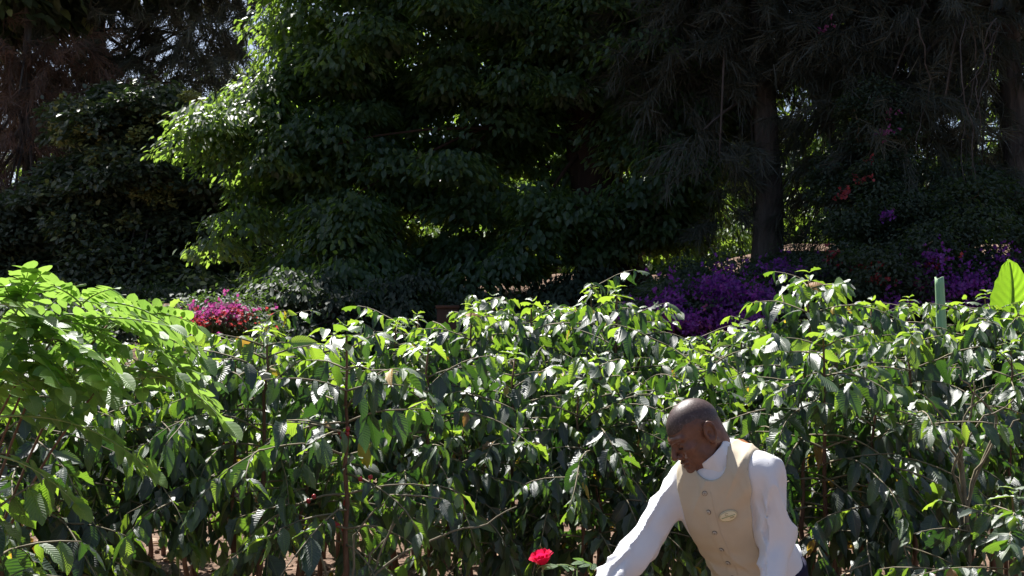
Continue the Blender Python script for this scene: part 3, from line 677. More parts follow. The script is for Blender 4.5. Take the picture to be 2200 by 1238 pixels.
# ------------------------------------------------------------------ rounded-leaflet shrub (front left)
def bez(pts, n):
    pts = np.array(pts, float); u = np.linspace(0, 1, n)[:, None]
    if len(pts) == 3: return (1 - u) ** 2 * pts[0] + 2 * u * (1 - u) * pts[1] + u * u * pts[2]
    return (1 - u) ** 3 * pts[0] + 3 * u * (1 - u) ** 2 * pts[1] + 3 * u * u * (1 - u) * pts[2] + u ** 3 * pts[3]
rng = np.random.default_rng(77)
ebase = np.array(G(P(-230, 760, 3.6)[0], 3.6))
shrub = empty('leaflet_shrub', ebase, 'bright lime green shrub with rows of rounded leaflets arching in from the left', 'shrub')
O = []; D = []; Nn = []; S = []; rc = MB()
def frond(a, m, b, npair, size, up=(0, 0, 1)):
    q = bez([a, m, b], npair + 3); rc.tube(q, np.linspace(.0035, .0013, len(q)), 5)
    for k in range(2, len(q)):
        dv = nrm(q[k] - q[k - 1]); sd = nrm(np.cross(dv, up)); nn = np.cross(sd, dv)
        if nn[2] < 0: nn = -nn
        g = k / len(q)
        for sg in (-1, 1):
            O.append(q[k]); D.append(sd * sg * 1.0 + dv * .45 + nn * rng.uniform(-.3, .2) + rng.normal(0, .06, 3))
            Nn.append(nn + rng.normal(0, .22, 3)); S.append((.86 * size) * (.85 + .5 * g) * rng.uniform(.85, 1.12))
    O.append(q[-1]); D.append(nrm(q[-1] - q[-2])); Nn.append(np.array([0, -.2, 1.])); S.append(size * 1.25)
stems = MB()
def stemto(px, py, Y, r=.0055):
    t = P(px, py, Y); u = np.linspace(0, 1, 12)[:, None]; b = ebase + rng.normal(0, .05, 3) * [1, 1, 0]
    mid = b * .35 + t * .65; mid[2] = b[2] + (t[2] - b[2]) * .82; mid[0] = b[0] * .5 + t[0] * .5
    q = (1 - u) ** 2 * b + 2 * u * (1 - u) * mid + u * u * t; stems.tube(q, np.linspace(r, .003, 12), 6); return t
# hand-placed fronds: start, mid, end (px,py,Y)
hand = [((270, 792, 3.5), (380, 790, 3.45), (482, 905, 3.35), 11, .05), ((0, 895, 3.3), (190, 880, 3.25), (318, 1008, 3.2), 14, .046), ((200, 650, 3.7), (330, 640, 3.7), (432, 765, 3.6), 12, .05),
        ((175, 655, 3.6), (150, 625, 3.6), (102, 612, 3.5), 7, .035), ((178, 652, 3.6), (200, 630, 3.6), (238, 622, 3.5), 7, .035), ((40, 660, 3.5), (20, 640, 3.5), (10, 615, 3.4), 5, .04), ((30, 680, 3.5), (50, 640, 3.5), (88, 590, 3.4), 6, .04),
        ((30, 650, 3.5), (36, 620, 3.5), (60, 582, 3.4), 6, .04), ((120, 690, 3.5), (240, 670, 3.4), (360, 700, 3.3), 11, .044), ((230, 690, 3.8), (340, 650, 3.8), (420, 700, 3.8), 10, .042),
        ((60, 740, 3.4), (150, 700, 3.3), (250, 800, 3.2), 9, .05), ((90, 700, 3.5), (160, 670, 3.5), (250, 740, 3.4), 9, .045), ((20, 760, 3.4), (80, 740, 3.3), (130, 830, 3.2), 8, .05), ((170, 760, 3.4), (200, 770, 3.3), (230, 830, 3.2), 6, .055),
        ((0, 700, 3.5), (60, 670, 3.4), (130, 720, 3.3), 8, .045), ((-40, 660, 3.5), (20, 640, 3.4), (90, 680, 3.3), 8, .045), ((240, 700, 3.6), (320, 700, 3.5), (380, 800, 3.4), 9, .048), ((130, 650, 3.8), (230, 640, 3.8), (330, 665, 3.8), 10, .04),
        ((-20, 780, 3.4), (30, 790, 3.3), (60, 850, 3.2), 7, .05), ((0, 980, 3.2), (90, 1000, 3.15), (160, 1080, 3.1), 8, .045)]
hubs = [stemto(175, 655, 3.6), stemto(30, 690, 3.5), stemto(120, 720, 3.5), stemto(260, 790, 3.5), stemto(0, 895, 3.3), stemto(60, 790, 3.45), stemto(230, 700, 3.7), stemto(-20, 980, 3.25)]
for a, m, b, n, s in hand: frond(P(*a), P(*m), P(*b), n, s * 1.3, up=(-.12, .55, .8))
for k in range(44):
    h = hubs[rng.choice([0, 1, 2, 3, 5, 6])] + rng.normal(0, .05, 3) * [1.6, 1.6, .6]
    a = rng.uniform(0, 6.28); L = rng.uniform(.16, .32)
    e_ = h + np.array([math.cos(a) * L, math.sin(a) * L * .8, -rng.uniform(.0, .16)]); m_ = (h + e_) / 2 + [0, 0, .05]
    frond(h, m_, e_, int(L / .036), rng.uniform(.040, .054), up=(rng.normal(-.1, .3), rng.uniform(-.1, .8), .8))
V, F, UV, K = place_leaves(T_OVAL, np.array(O), np.array(D), np.array(Nn), np.array(S), curl_var=rng.uniform(-.1, .2, len(O)))
build('leaflets', V, F, M['leaflet'], shrub, attrs={'rnd': np.repeat(rng.uniform(0, 1, len(O)), K)}, uv=UV, origin=ebase)
rc.build('leaf_stalks', M['greenstem'], shrub, origin=ebase); stems.build('stems', M['stem'], shrub, origin=ebase)

# ------------------------------------------------------------------ banana plants
def blade(axis, halfw, twist, name, mat, parent, origin, cup=.15, ncol=13):
    n = len(axis); T = nrm(np.gradient(axis, axis=0)); V = []
    us = np.linspace(-1, 1, ncol)
    for k in range(n):
        sd = nrm(np.cross(T[k], twist)); nn = np.cross(sd, T[k])
        for u in us:
            w = halfw[k] * (1 + .04 * math.sin(k * 2.1 + u * 3) - (.10 if (k % 7 == 4 and u > .8) or (k % 9 == 3 and u < -.8) else 0))
            V.append(axis[k] + sd * u * w + nn * (cup * abs(u) ** 1.3 * w + .006 * math.sin(k * 3.3) * abs(u)))
    i = np.arange(n - 1)[:, None] * ncol; j = np.arange(ncol - 1)[None]
    F = np.stack([i + j, i + j + 1, i + ncol + j + 1, i + ncol + j], -1).reshape(-1, 4)
    return build(name, np.array(V), F, mat, parent, attrs={'rnd': np.zeros(len(V))}, origin=origin, uv=[(u * .5 + .5, k / n) for k in range(n) for u in us])
Yb = 7.0; bx = P(2150, 760, Yb)[0]; bb = np.array(G(bx, Yb))
ban = empty('banana_plant', bb, 'banana plant with one broad glowing lime green leaf over the hedge at the right edge', 'banana plant')
ax = bez([P(2165, 800, Yb), P(2160, 720, Yb), P(2184, 640, Yb), P(2167, 557, Yb)], 22)
t = np.linspace(0, 1, 22); hw = .12 * np.clip(np.sin(np.pi * np.clip(t * .93 + .07, 0, 1)) ** .55, .02, 1)
blade(ax, hw, np.array([.25, 1., .1]), 'leaf_blade', M['banana'], ban, bb)
mb = MB(); mb.tube(ax + [0, .012, 0], np.linspace(.014, .004, 22), 7); mb.build('midrib', M['petiole'], ban, origin=bb)
mb = MB(); mb.tube([bb, bb * [1, 1, 0] + [0, 0, bb[2] + .7], P(2165, 810, Yb)], [.09, .07, .02], 12); mb.build('stalk', M['petiole'], ban, origin=bb)
Yb = 7.3; bb = np.array(G(P(2035, 760, Yb)[0], Yb))
cut = empty('banana_stalk', bb, 'cut off pale green banana stalk standing up out of the hedge', 'banana plant')
a_ = P(2026, 770, Yb); b_ = P(2018, 597, Yb); q = np.array([bb, bb * .4 + a_ * .6, a_, a_ * .5 + b_ * .5, b_])
tt = np.linspace(0, 4, 24); q = np.stack([np.interp(tt, range(5), q[:, k]) for k in range(3)], 1)
# channelled stalk: U-shaped cross-section, open at the cut
V = []; an = np.linspace(-2.6, 2.6, 17); 
for k, p_ in enumerate(q):
    r = .026 + .012 * (1 - k / 24)
    for a in an: V.append(p_ + np.array([math.sin(a) * r, -math.cos(a) * r * .8, .006 * math.sin(a * 2) * (k == 23)]))
i = np.arange(23)[:, None] * 17; j = np.arange(16)[None]
o = build('stalk_sheath', np.array(V), np.stack([i + j, i + j + 1, i + 18 + j, i + 17 + j], -1).reshape(-1, 4), M['petiole'], cut, origin=bb)
sm = o.modifiers.new('s', 'SOLIDIFY'); sm.thickness = .006
# dark big heart-shaped leaf behind the leaflet shrub
Yb = 5.6; bb = np.array(G(P(390, 760, Yb)[0], Yb))
hl = empty('broad_leaf_plant', bb, 'single dark rounded leaf standing between the leaflet shrub and the pink flowers', 'plant')
mb = MB(); mb.tube(bez([bb, bb + [0, 0, .9], P(372, 660, Yb)], 10), np.linspace(.01, .004, 10), 6); mb.build('stem', M['greenstem'], hl, origin=bb)
ax = bez([P(368, 662, Yb), P(385, 630, Yb), P(403, 668, Yb)], 12); t = np.linspace(0, 1, 12)
blade(ax, .038 * np.clip(np.sin(np.pi * np.clip(t * .9 + .08, 0, 1)) ** .6, .05, 1), np.array([.2, .1, 1.]), 'leaf_blade', M['broad'], hl, bb)
# little sprig over the hedge
Yb = 4.9; bb = np.array(G(P(600, 760, Yb)[0], Yb))
sg_ = empty('sapling', bb, 'thin arching twig with a few pale and yellow leaves over the hedge', 'plant')
q = bez([bb, P(470, 760, Yb), P(560, 655, Yb), P(618, 668, Yb)], 24); mb = MB(); mb.tube(q, np.linspace(.006, .0015, 24), 5); mb.build('stem', M['twig'], sg_, origin=bb)
k_ = [15, 17, 19, 21, 22, 23, 23]; O = q[k_]; rr = np.random.default_rng(4)
V, F, UV, K = place_leaves(T_COFFEE, O, np.array([0, 0, -1.]) + rr.normal(0, .45, (7, 3)), rr.normal(0, 1, (7, 3)) + [0, -.6, 0], rr.uniform(.04, .07, 7))
build('leaves', V, F, M['coffee'], sg_, attrs={'rnd': np.repeat(np.array([.1, .97, .1, .05, .965, .0, .1]), K)}, uv=UV, origin=bb)

# ------------------------------------------------------------------ rose
rng = np.random.default_rng(8)
fl = P(1165, 1203, 3.9); bb = np.array(G(fl[0] + .12, 3.98))
rose = empty('rose_bush', bb, 'rose bush with one open crimson bloom in front of the reaching hand', 'rose bush')
mb = MB()
q0 = bez([bb, bb + [-.02, 0, .5], fl + [.03, .02, -.35], fl + [0, 0, -.035]], 20); mb.tube(q0, np.linspace(.006, .003, 20), 6)
O = []; D = []; Nn = []; S = []
tips = [P(1240, 1222, 4.0), P(1285, 1222, 4.1), P(1265, 1255, 3.9), P(1200, 1255, 3.85), P(1140, 1260, 3.95), P(1080, 1250, 4.1)]
canes = [q0]
for tp in tips:
    q = bez([bb + rng.normal(0, .03, 3) * [1, 1, 0], bb + [0, 0, .5] + rng.normal(0, .05, 3), tp + [0, 0, -.25], tp], 20); mb.tube(q, np.linspace(.005, .002, 20), 5); canes.append(q)
for q in canes:
    for k in range(9, 20 if q is not q0 else 17, 2):
        a = rng.uniform(0, 6.28); pet = np.array([math.cos(a), math.sin(a), rng.uniform(-.1, .4)])
        e_ = q[k] + pet * .09; mb.tube([q[k], (q[k] + e_) / 2 + [0, 0, .006], e_], .0015, 4)
        sd = nrm(np.cross(pet, [0, 0, 1.]))
        for (g, sgn, sz) in ((.45, -1, .8), (.45, 1, .8), (.8, -1, .95), (.8, 1, .95), (1, 0, 1.1)):
            O.append(q[k] + pet * .09 * g); D.append(sd * sgn + pet * (.35 if sgn else 1) + [0, 0, -.2] + rng.normal(0, .1, 3)); Nn.append(np.array([0, 0, 1.]) + rng.normal(0, .3, 3)); S.append(.052 * sz * rng.uniform(.85, 1.1))
mb.build('canes', M['greenstem'], rose, origin=bb)
V, F, UV, K = place_leaves(T_OVAL, np.array(O), np.array(D), np.array(Nn), np.array(S))
build('leaves', V, F, M['roseleaf'], rose, attrs={'rnd': np.repeat(rng.uniform(0, 1, len(O)), K)}, uv=UV, origin=bb)
# bloom: overlapping cupped petals in rings, the outer ones open and rolled
Vs = []; Fs = []; rs = []; off = 0; axis = nrm(np.array([-.3, -.12, 1.]))
a1 = nrm(np.cross(axis, [0, 1, 0])); a2 = np.cross(axis, a1)
for ring, (npet, rad, hgt, opn) in enumerate([(3, .006, .036, .02), (4, .011, .037, .06), (5, .016, .036, .15), (5, .021, .034, .3), (5, .025, .029, .55)]):
    for k in range(npet):
        ph = 2 * math.pi * k / npet + ring * .7 + rng.normal(0, .12); wd = 1.5 / npet * 2.2
        g = []
        for iu in range(9):
            u = iu / 8 * 2 - 1
            for iv in range(8):
                v = iv / 7; aa = ph + u * wd * (.35 + .65 * math.sin(v * 1.7)) * (1 - .12 * v)
                r = rad * (math.sin(min(1, v * 1.3) * 1.57) ** .7) + opn * .022 * v ** 2.2 + (.004 * max(0, v - .8) * 5 * (ring > 1))
                h = 1.35 * hgt * (v - .12 * u * u * v) - opn * .010 * max(0, v - .75) * 4 + .001 * math.sin(u * 7 + k)
                g.append(fl + a1 * math.cos(aa) * r + a2 * math.sin(aa) * r + axis * (h - .018))
        i = np.arange(8)[:, None] * 8; j = np.arange(7)[None]
        Vs.append(np.array(g)); Fs.append(np.stack([i + j, i + j + 1, i + 9 + j, i + 8 + j], -1).reshape(-1, 4) + off); off += 72; rs += [rng.uniform()] * 72
flw = build('flower', np.concatenate(Vs), np.concatenate(Fs), M['rose'], rose, attrs={'rnd': rs}, origin=bb)
mb = MB(); mb.sphere(fl - axis * .022, (.008, .008, .01), 10, 6)
for k in range(5):
    a = k * 1.2566; o_ = a1 * math.cos(a) + a2 * math.sin(a); s_ = np.cross(axis, o_)
    p0 = fl - axis * .018 + o_ * .006; p1 = fl - axis * .022 + o_ * .02; p2 = fl - axis * .034 + o_ * .03
    mb.add([p0 - s_ * .005, p0 + s_ * .005, p1 + s_ * .003, p1 - s_ * .003, p2 + s_ * .0004, p2 - s_ * .0004], [[0, 1, 2, 3], [3, 2, 4, 5]])
mb.build('sepals', M['greenstem'], rose, origin=bb)

#PBEGIN
# ------------------------------------------------------------------ the man
def surface_nets(f, lo, hi, h):
    lo = np.array(lo, float); hi = np.array(hi, float); n = np.ceil((hi - lo) / h).astype(int) + 1
    ax = [lo[k] + h * np.arange(n[k]) for k in range(3)]
    bs = 7; nb = -(-n // bs); D = np.ones(nb * bs, np.float32)
    bc = np.stack(np.meshgrid(*[lo[k] + h * (np.arange(nb[k]) * bs + (bs - 1) / 2) for k in range(3)], indexing='ij'), -1).reshape(-1, 3)
    bd = f(bc); near = np.abs(bd) < h * bs * 1.25 + .012
    D = np.repeat(np.repeat(np.repeat(np.where(bd < 0, -1., 1.).reshape(nb), bs, 0), bs, 1), bs, 2).astype(np.float32)
    bi = np.argwhere(near.reshape(nb)); lg = np.stack(np.meshgrid(*[np.arange(bs)] * 3, indexing='ij'), -1).reshape(-1, 3)
    for s in range(0, len(bi), 3000):
        q = (bi[s:s + 3000, None] * bs + lg[None]).reshape(-1, 3)
        D[q[:, 0], q[:, 1], q[:, 2]] = f(lo + q * h)
    D = D[:n[0], :n[1], :n[2]]
    cs = [(a, b, c) for a in (0, 1) for b in (0, 1) for c in (0, 1)]
    m = n - 1
    sl = lambda a, b, c: D[a:a + m[0], b:b + m[1], c:c + m[2]]
    ins = np.zeros(m, int)
    for c in cs: ins += (sl(*c) < 0)
    act = (ins > 0) & (ins < 8); idx = np.argwhere(act); vid = -np.ones(m, int); vid[act] = np.arange(len(idx))
    pos = np.zeros((len(idx), 3)); cnt = np.zeros(len(idx))
    for a in cs:
        for k in range(3):
            if a[k]: continue
            b = list(a); b[k] = 1
            da = D[idx[:, 0] + a[0], idx[:, 1] + a[1], idx[:, 2] + a[2]]; db = D[idx[:, 0] + b[0], idx[:, 1] + b[1], idx[:, 2] + b[2]]
            x = (da < 0) != (db < 0); t = np.where(x, da / np.where(x, da - db, 1), 0)
            p = np.tile(np.array(a, float), (len(idx), 1)); p[:, k] += t
            pos[x] += p[x]; cnt[x] += 1
    V = lo + (idx + pos / np.maximum(cnt, 1)[:, None]) * h
    Q = []
    for k in range(3):
        u, v = (k + 1) % 3, (k + 2) % 3
        s0 = [slice(1, m[0]), slice(1, m[1]), slice(1, m[2])]; s0[k] = slice(0, m[k]); s1 = list(s0); s1[k] = slice(1, m[k] + 1)
        A = D[tuple(s0)] < 0; Bb = D[tuple(s1)] < 0
        for flip, mask in ((False, A & ~Bb), (True, ~A & Bb)):
            w_ = np.argwhere(mask); 
            if not len(w_): continue
            off = np.ones(3, int); off[k] = 0; w_ = w_ + off
            def cell(du, dv):
                q = w_.copy(); q[:, u] -= du; q[:, v] -= dv; return vid[q[:, 0], q[:, 1], q[:, 2]]
            q = np.stack([cell(1, 1), cell(0, 1), cell(0, 0), cell(1, 0)], 1)
            Q.append(q[:, ::-1] if flip else q)
    Q = np.concatenate(Q); Q = Q[(Q >= 0).all(1)]
    return V, Q

def smin(a, b, k): 
    h = np.clip(.5 + .5 * (b - a) / k, 0, 1); return b + (a - b) * h - k * h * (1 - h)
def smax(a, b, k): return -smin(-a, -b, k)
def capsule(p, a, b, ra, rb):
    a = np.asarray(a); b = np.asarray(b); ba = b - a; t = np.clip(((p - a) @ ba) / (ba @ ba), 0, 1)
    return np.linalg.norm(p - a - t[:, None] * ba, axis=1) - (ra + (rb - ra) * t)
def ell(p, c, r, R=None):
    q = p - np.asarray(c)
    if R is not None: q = q @ R.T
    r = np.asarray(r, float); k0 = np.linalg.norm(q / r, axis=1); k1 = np.linalg.norm(q / r ** 2, axis=1) + 1e-9
    return k0 * (k0 - 1) / k1

Ym = 3.95
pelvis = P(1652, 1300, 4.12); chest = P(1556, 1080, 3.99); neck0 = P(1560, 985, 3.97)
F_ = nrm(np.array([-.52, -.85, 0.])); Up = nrm(neck0 - pelvis)
Rt = nrm(np.cross(F_, Up)); Ft = nrm(np.cross(Up, Rt))       # his right hand side, and the front of the torso
sR = P(1468, 1033, 4.04); sL = P(1640, 1016, 3.86)
eR = P(1380, 1172, 3.97); wR = P(1262, 1304, 3.82)
eL = P(1669, 1165, 3.88); wL = P(1648, 1330, 3.74)
Rtor = np.stack([Rt, Ft, Up])          # world -> torso axes

# head axes
Fh = nrm(np.array([-.82, -.26, -.50])); Uh = nrm(np.array([-.49, -.08, .86])); Uh = nrm(Uh - Fh * (Uh @ Fh)); Lh = np.cross(Uh, Fh)
hc = P(1497, 931, 3.93); HS = .89
Rh = np.stack([Fh, Lh, Uh])
def H(x, y, z): return hc + (Fh * x + Lh * y + Uh * z) * HS

nax = nrm(np.array([-.70, -.12, .66])); nc = P(1527, 972, 3.925); fcx = nrm(Ft - nax * (Ft @ nax)); scx = np.cross(fcx, nax)
gdir = nrm(fcx * .75 + (Rt - nax * (Rt @ nax)) * .8)
def head_local(q):
    def E(c, r): return ell(q, c, r)
    d = E((-.004, 0, .036), (.098, .072, .088))
    d = smin(d, E((.048, 0, -.028), (.052, .057, .083)), .03)
    d = smin(d, E((.030, 0, -.062), (.052, .056, .045)), .025)
    d = smin(d, E((.084, 0, -.096), (.019, .026, .017)), .018)
    for s in (-1, 1):
        d = smin(d, E((.070, s * .044, -.020), (.022, .018, .015)), .02)       # cheekbone
        d = smin(d, capsule(q, (.096, s * .010, .024), (.080, s * .050, .026), .010, .009), .012)  # brow
        d = smax(d, -E((.106, s * .031, .002), (.017, .019, .012)), .010)       # eye socket
        d = smin(d, E((.081, s * .031, .001), (.0135, .0155, .0125)), .004)     # lids over the eye
        d = smax(d, -capsule(q, (.0965, s * .019, -.006), (.090, s * .043, -.006), .0022, .0018), .003)  # lid slit
        d = smax(d, -capsule(q, (.099, s * .019, -.040), (.082, s * .043, -.080), .0022, .0022), .007)   # nasolabial fold
    d = smin(d, capsule(q, (.094, 0, .018), (.119, 0, -.030), .0075, .0115), .010)
    for s in (-1, 1): d = smin(d, E((.105, s * .016, -.036), (.012, .0115, .0095)), .006)
    for s in (-1, 1): d = smax(d, -E((.116, s * .008, -.045), (.005, .004, .004)), .003)
    d = smin(d, E((.094, 0, -.062), (.013, .028, .0085)), .007)
    d = smin(d, E((.093, 0, -.077), (.013, .024, .0085)), .007)
    d = smax(d, -capsule(q, (.107, 0, -.0695), (.094, .026, -.0715), .0015, .0012), .003)
    d = smax(d, -capsule(q, (.107, 0, -.0695), (.094, -.026, -.0715), .0015, .0012), .003)
    # forehead furrows
    fx = np.clip((q[:, 0] - .06) * 30, 0, 1) * np.clip(1 - np.abs(q[:, 1]) / .06, 0, 1) * np.clip((q[:, 2] - .03) * 60, 0, 1) * np.clip((.075 - q[:, 2]) * 60, 0, 1)
    d = d + .0017 * np.sin(q[:, 2] * 480 + 2 * np.sin(q[:, 1] * 40)) * fx
    for s in (-1, 1):   # ears
        c = np.array([-.014, s * .076, -.002]); 
        e = q - c; e = e @ np.array([[.97, 0, .24], [0, 1, 0], [-.24, 0, .97]]).T
        el_ = np.sqrt((e[:, 0] / .0175) ** 2 + (e[:, 2] / .0315) ** 2)
        flare = s * (.009 - e[:, 0] * .35)
        rim = np.sqrt(((el_ - 1) * .02) ** 2 + (e[:, 1] - flare) ** 2) - .0048
        con = np.maximum((el_ - 1) * .0175, np.abs(e[:, 1] - flare * .45) - .005)
        ear = smin(rim, con, .004)
        ear = smin(ear, ell(e, (-.001, flare.mean() * 0 + s * .009, -.030), (.008, .005, .010)), .006)
        ear = smin(ear, capsule(e, (.004, s * .001, .006), (.010, s * .006, -.012), .005, .005), .004)
        ear = smax(ear, -ell(e, (.004, s * .012, -.006), (.0075, .009, .011)), .003)
        d = smin(d, ear, .004)
    return d
def head(p):
    d = head_local((p - hc) @ Rh.T / HS) * HS
    nk = capsule(p, H(-.035, 0, -.030), P(1550, 995, 3.955), .056, .058)
    nk = smin(nk, capsule(p, H(.030, 0, -.080), P(1530, 1010, 3.91), .024, .030), .03)
    # tendon at the side of the neck
    nk = smin(nk, capsule(p, H(-.02, .060, -.045), P(1530, 995, 3.885), .009, .009), .02)
    return smin(d, nk, .022)

def torso(p, g=0.):
    d = ell(p, chest + Up * .0 , (.150 + g, .110 + g, .185 + g), Rtor)
    d = smin(d, ell(p, pelvis + Up * .14 + Ft * .005, (.142 + g, .118 + g, .17 + g), Rtor), .08)
    d = smin(d, capsule(p, sR * .82 + neck0 * .18 - Up * .01, sL * .82 + neck0 * .18 - Up * .01, .062 + g, .062 + g), .05)
    d = smin(d, capsule(p, neck0 - Up * .05, neck0 + Up * .0, .085 + g, .058 + g), .05)
    return d
def pel(p, g=0.): return smin(ell(p, pelvis + Up * .02, (.15 + g, .115 + g, .13 + g), Rtor), ell(p, pelvis - Ft * .03 - Up * .02, (.14 + g, .11 + g, .11 + g), Rtor), .05)
hipR = pelvis + Rt * .085 - np.array([0, 0, .03]); hipL = pelvis - Rt * .085 - np.array([0, 0, .03])
aL = np.array([pelvis[0] + .06, 4.03, .085]); aR = np.array([pelvis[0] - .22, 4.12, .085])
kL = (hipL + aL) / 2 + np.array([-.05, -.05, .0]); kR = (hipR + aR) / 2 + np.array([-.06, -.04, .02])
def legs(p, g=0.):
    d = smin(capsule(p, hipL, kL, .082 + g, .056 + g), capsule(p, kL, aL, .054 + g, .038 + g * 1.6), .02)
    e = smin(capsule(p, hipR, kR, .082 + g, .056 + g), capsule(p, kR, aR, .054 + g, .038 + g * 1.6), .02)
    return smin(d, e, .02)

def hand(p, w, dirv, palmn, thumb, curl=.5):
    """w wrist, dirv along the palm, palmn out of the palm, thumb side"""
    dirv = nrm(dirv); palmn = nrm(palmn - dirv * (palmn @ dirv)); sd = np.cross(dirv, palmn); sd = sd if sd @ thumb > 0 else -sd
    Rr = np.stack([sd, palmn, dirv])
    d = ell(p, w + dirv * .048, (.041, .017, .054), Rr)
    d = smin(d, capsule(p, w - dirv * .04, w + dirv * .02, .027, .027), .02)
    for k, (o, L) in enumerate([(.030, .072), (.010, .080), (-.011, .074), (-.030, .058)]):
        b = w + dirv * (.086 - .004 * abs(k - 1.2)) + sd * o; a = dirv; pts = [b]
        for j, f in enumerate((.45, .31, .24)):
            ang = curl * (.5 + .35 * j); a = nrm(a * math.cos(ang) + palmn * math.sin(ang) + sd * (.03 * (1.3 - k))); pts.append(pts[-1] + a * L * f)
        fd = capsule(p, pts[0] - dirv * .01, pts[1], .0098, .0088)
        fd = smin(fd, capsule(p, pts[1], pts[2], .0088, .0080), .003); fd = smin(fd, capsule(p, pts[2], pts[3], .0080, .0068), .003)
        d = smin(d, fd, .0035)
    t0 = w + dirv * .028 + sd * .030; t1 = t0 + nrm(dirv * .7 + sd * .75 + palmn * .35) * .036; t2 = t1 + nrm(dirv + sd * .25 + palmn * .45) * .030; t3 = t2 + nrm(dirv + palmn * .5) * .022
    th = smin(capsule(p, t0, t1, .014, .0108), capsule(p, t1, t2, .0108, .0095), .004); th = smin(th, capsule(p, t2, t3, .0095, .0075), .004)
    return smin(d, th, .008)
dR = nrm(wR - eR); dL = nrm(wL - eL)
def body_rest(p):
    d = torso(p, -.004)
    for a, b, c in ((sR, eR, wR), (sL, eL, wL)):
        d = smin(d, smin(capsule(p, a, b, .045, .036), capsule(p, b, c, .036, .026), .015), .03)
    d = smin(d, pel(p, -.008), .05); d = smin(d, legs(p, -.008), .03)
    for a in (aL, aR): d = smin(d, capsule(p, a - [0, 0, .03], a + F_ * .12 - [0, 0, .045], .034, .028), .02)
    return d

def meshbox(pts, pad): pts = np.array(pts); return pts.min(0) - pad, pts.max(0) + pad

skin = noise_mat('skin', [(.3, (.10, .042, .026)), (.6, (.165, .072, .045)), (.8, (.25, .125, .082))], scale=34, rough=.40, bump=.6, dist=.003, spec=.45, scale2=110)
hairm = noise_mat('stubble', [(.35, (.040, .024, .020)), (.55, (.075, .046, .040)), (.8, (.17, .14, .13))], scale=160, rough=.42, bump=.5, dist=.0015, spec=.45, scale2=420)
vestm = noise_mat('tan_cloth', [(.3, (.52, .445, .33)), (.7, (.60, .52, .39))], scale=5, rough=.85, bump=.25, dist=.0015, spec=.2, scale2=380)
shirtm = noise_mat('white_cloth', [(.3, (.70, .70, .73)), (.7, (.76, .76, .78))], scale=4, rough=.8, bump=.3, dist=.0015, spec=.2, scale2=260)
rustm = noise_mat('rust_satin', [(.3, (.30, .11, .05)), (.7, (.38, .15, .07))], scale=8, rough=.4, bump=.2, dist=.002)
navym = noise_mat('navy_cloth', [(.3, (.006, .006, .022)), (.7, (.012, .012, .04))], scale=8, rough=.85, bump=.2, dist=.002)
creamm = noise_mat('cream_enamel', [(.3, (.72, .66, .42)), (.7, (.80, .74, .52))], scale=12, rough=.3, bump=.05, dist=.001, spec=.5)
goldm = noise_mat('badge_print', [(.3, (.25, .2, .08)), (.7, (.4, .32, .12))], scale=30, rough=.4, bump=.05, dist=.001)
greenm = noise_mat('badge_green', [(.3, (.1, .2, .08)), (.7, (.15, .28, .1))], scale=30, rough=.4, bump=.05, dist=.001)
buttm = noise_mat('button_horn', [(.3, (.42, .36, .28)), (.7, (.6, .53, .43))], scale=60, rough=.3, bump=.05, dist=.001, spec=.5)
darkm = noise_mat('dark_thread', [(.3, (.03, .025, .02)), (.7, (.06, .05, .04))], scale=60, rough=.8, bump=.1, dist=.001)
lidm = noise_mat('lash_dark', [(.3, (.02, .012, .01)), (.7, (.04, .02, .015))], scale=60, rough=.4, bump=.1, dist=.001)
shoem = noise_mat('black_leather', [(.3, (.01, .01, .01)), (.7, (.03, .03, .03))], scale=10, rough=.3, bump=.1, dist=.001)

org = np.array([pelvis[0], pelvis[1], 0.])
# body: head at fine resolution, the rest coarser, in one mesh
Vs = []; Fs = []; off = 0
lo, hi = meshbox([H(-.1, -.09, -.13), H(.13, .09, .13), H(.13, -.09, -.13), H(-.1, .09, .13), neck0], .035)
parts = [(lambda p: smax(head(p), -(((p - (neck0 - Up * .035)) @ Up)), .004), lo, hi, .0022)]
lo, hi = meshbox([sR, sL, wR, wL, pelvis, chest, aL, aR], .15); lo[2] = .004
parts.append((body_rest, lo, hi, .008))
hR = lambda p: hand(p, wR + dR * .01, nrm(dR + np.array([-.15, 0, -.1])), np.array([.1, .2, -1.]), np.array([.5, -1, 0]), .45)
hL = lambda p: hand(p, wL + dL * .01, dL, Rt + Ft * .2, Ft, .5)
for hf, wv, dv in ((hR, wR, dR), (hL, wL, dL)):
    lo, hi = meshbox([wv - dv * .05, wv + dv * .2], .075); parts.append((hf, lo, hi, .0032))
for f, lo, hi, h in parts:
    V, F = surface_nets(f, lo, hi, h); Vs.append(V); Fs.append(F + off); off += len(V)
body = build('person', np.concatenate(Vs), np.concatenate(Fs), skin, origin=org); body.location = org
tag(body, 'bald man in tan button vest and white shirt bending and reaching down', 'person')
def pb(name, V, F, mat, parent=None, **k):
    o = build(name, V, F, mat, parent or body, origin=org, **k); return o
def mbb(mb, name, mat, parent=None, smooth_=True): return mb.build(name, mat, parent or body, origin=org, smooth_=smooth_)

# cropped hair: a thin shell over the scalp
def hair(p):
    q = (p - hc) @ Rh.T / HS
    d = smin(ell(q, (-.004, 0, .036), (.098, .072, .088)), ell(q, (.048, 0, -.028), (.052, .057, .083)), .03)
    line = q[:, 2] - .060 - np.clip(q[:, 0], -1, 0) * .95 + np.clip(q[:, 0] - .05, 0, 1) * .5
    line = line + .0015 * np.sin(q[:, 0] * 170 + 3 * np.sin(q[:, 1] * 90)) * np.sin(q[:, 1] * 140) + .001 * np.sin(q[:, 0] * 420) * np.sin(q[:, 2] * 380)
    return np.maximum(d - np.clip(line * .09, -.002, .0012) , -line - .02) * HS

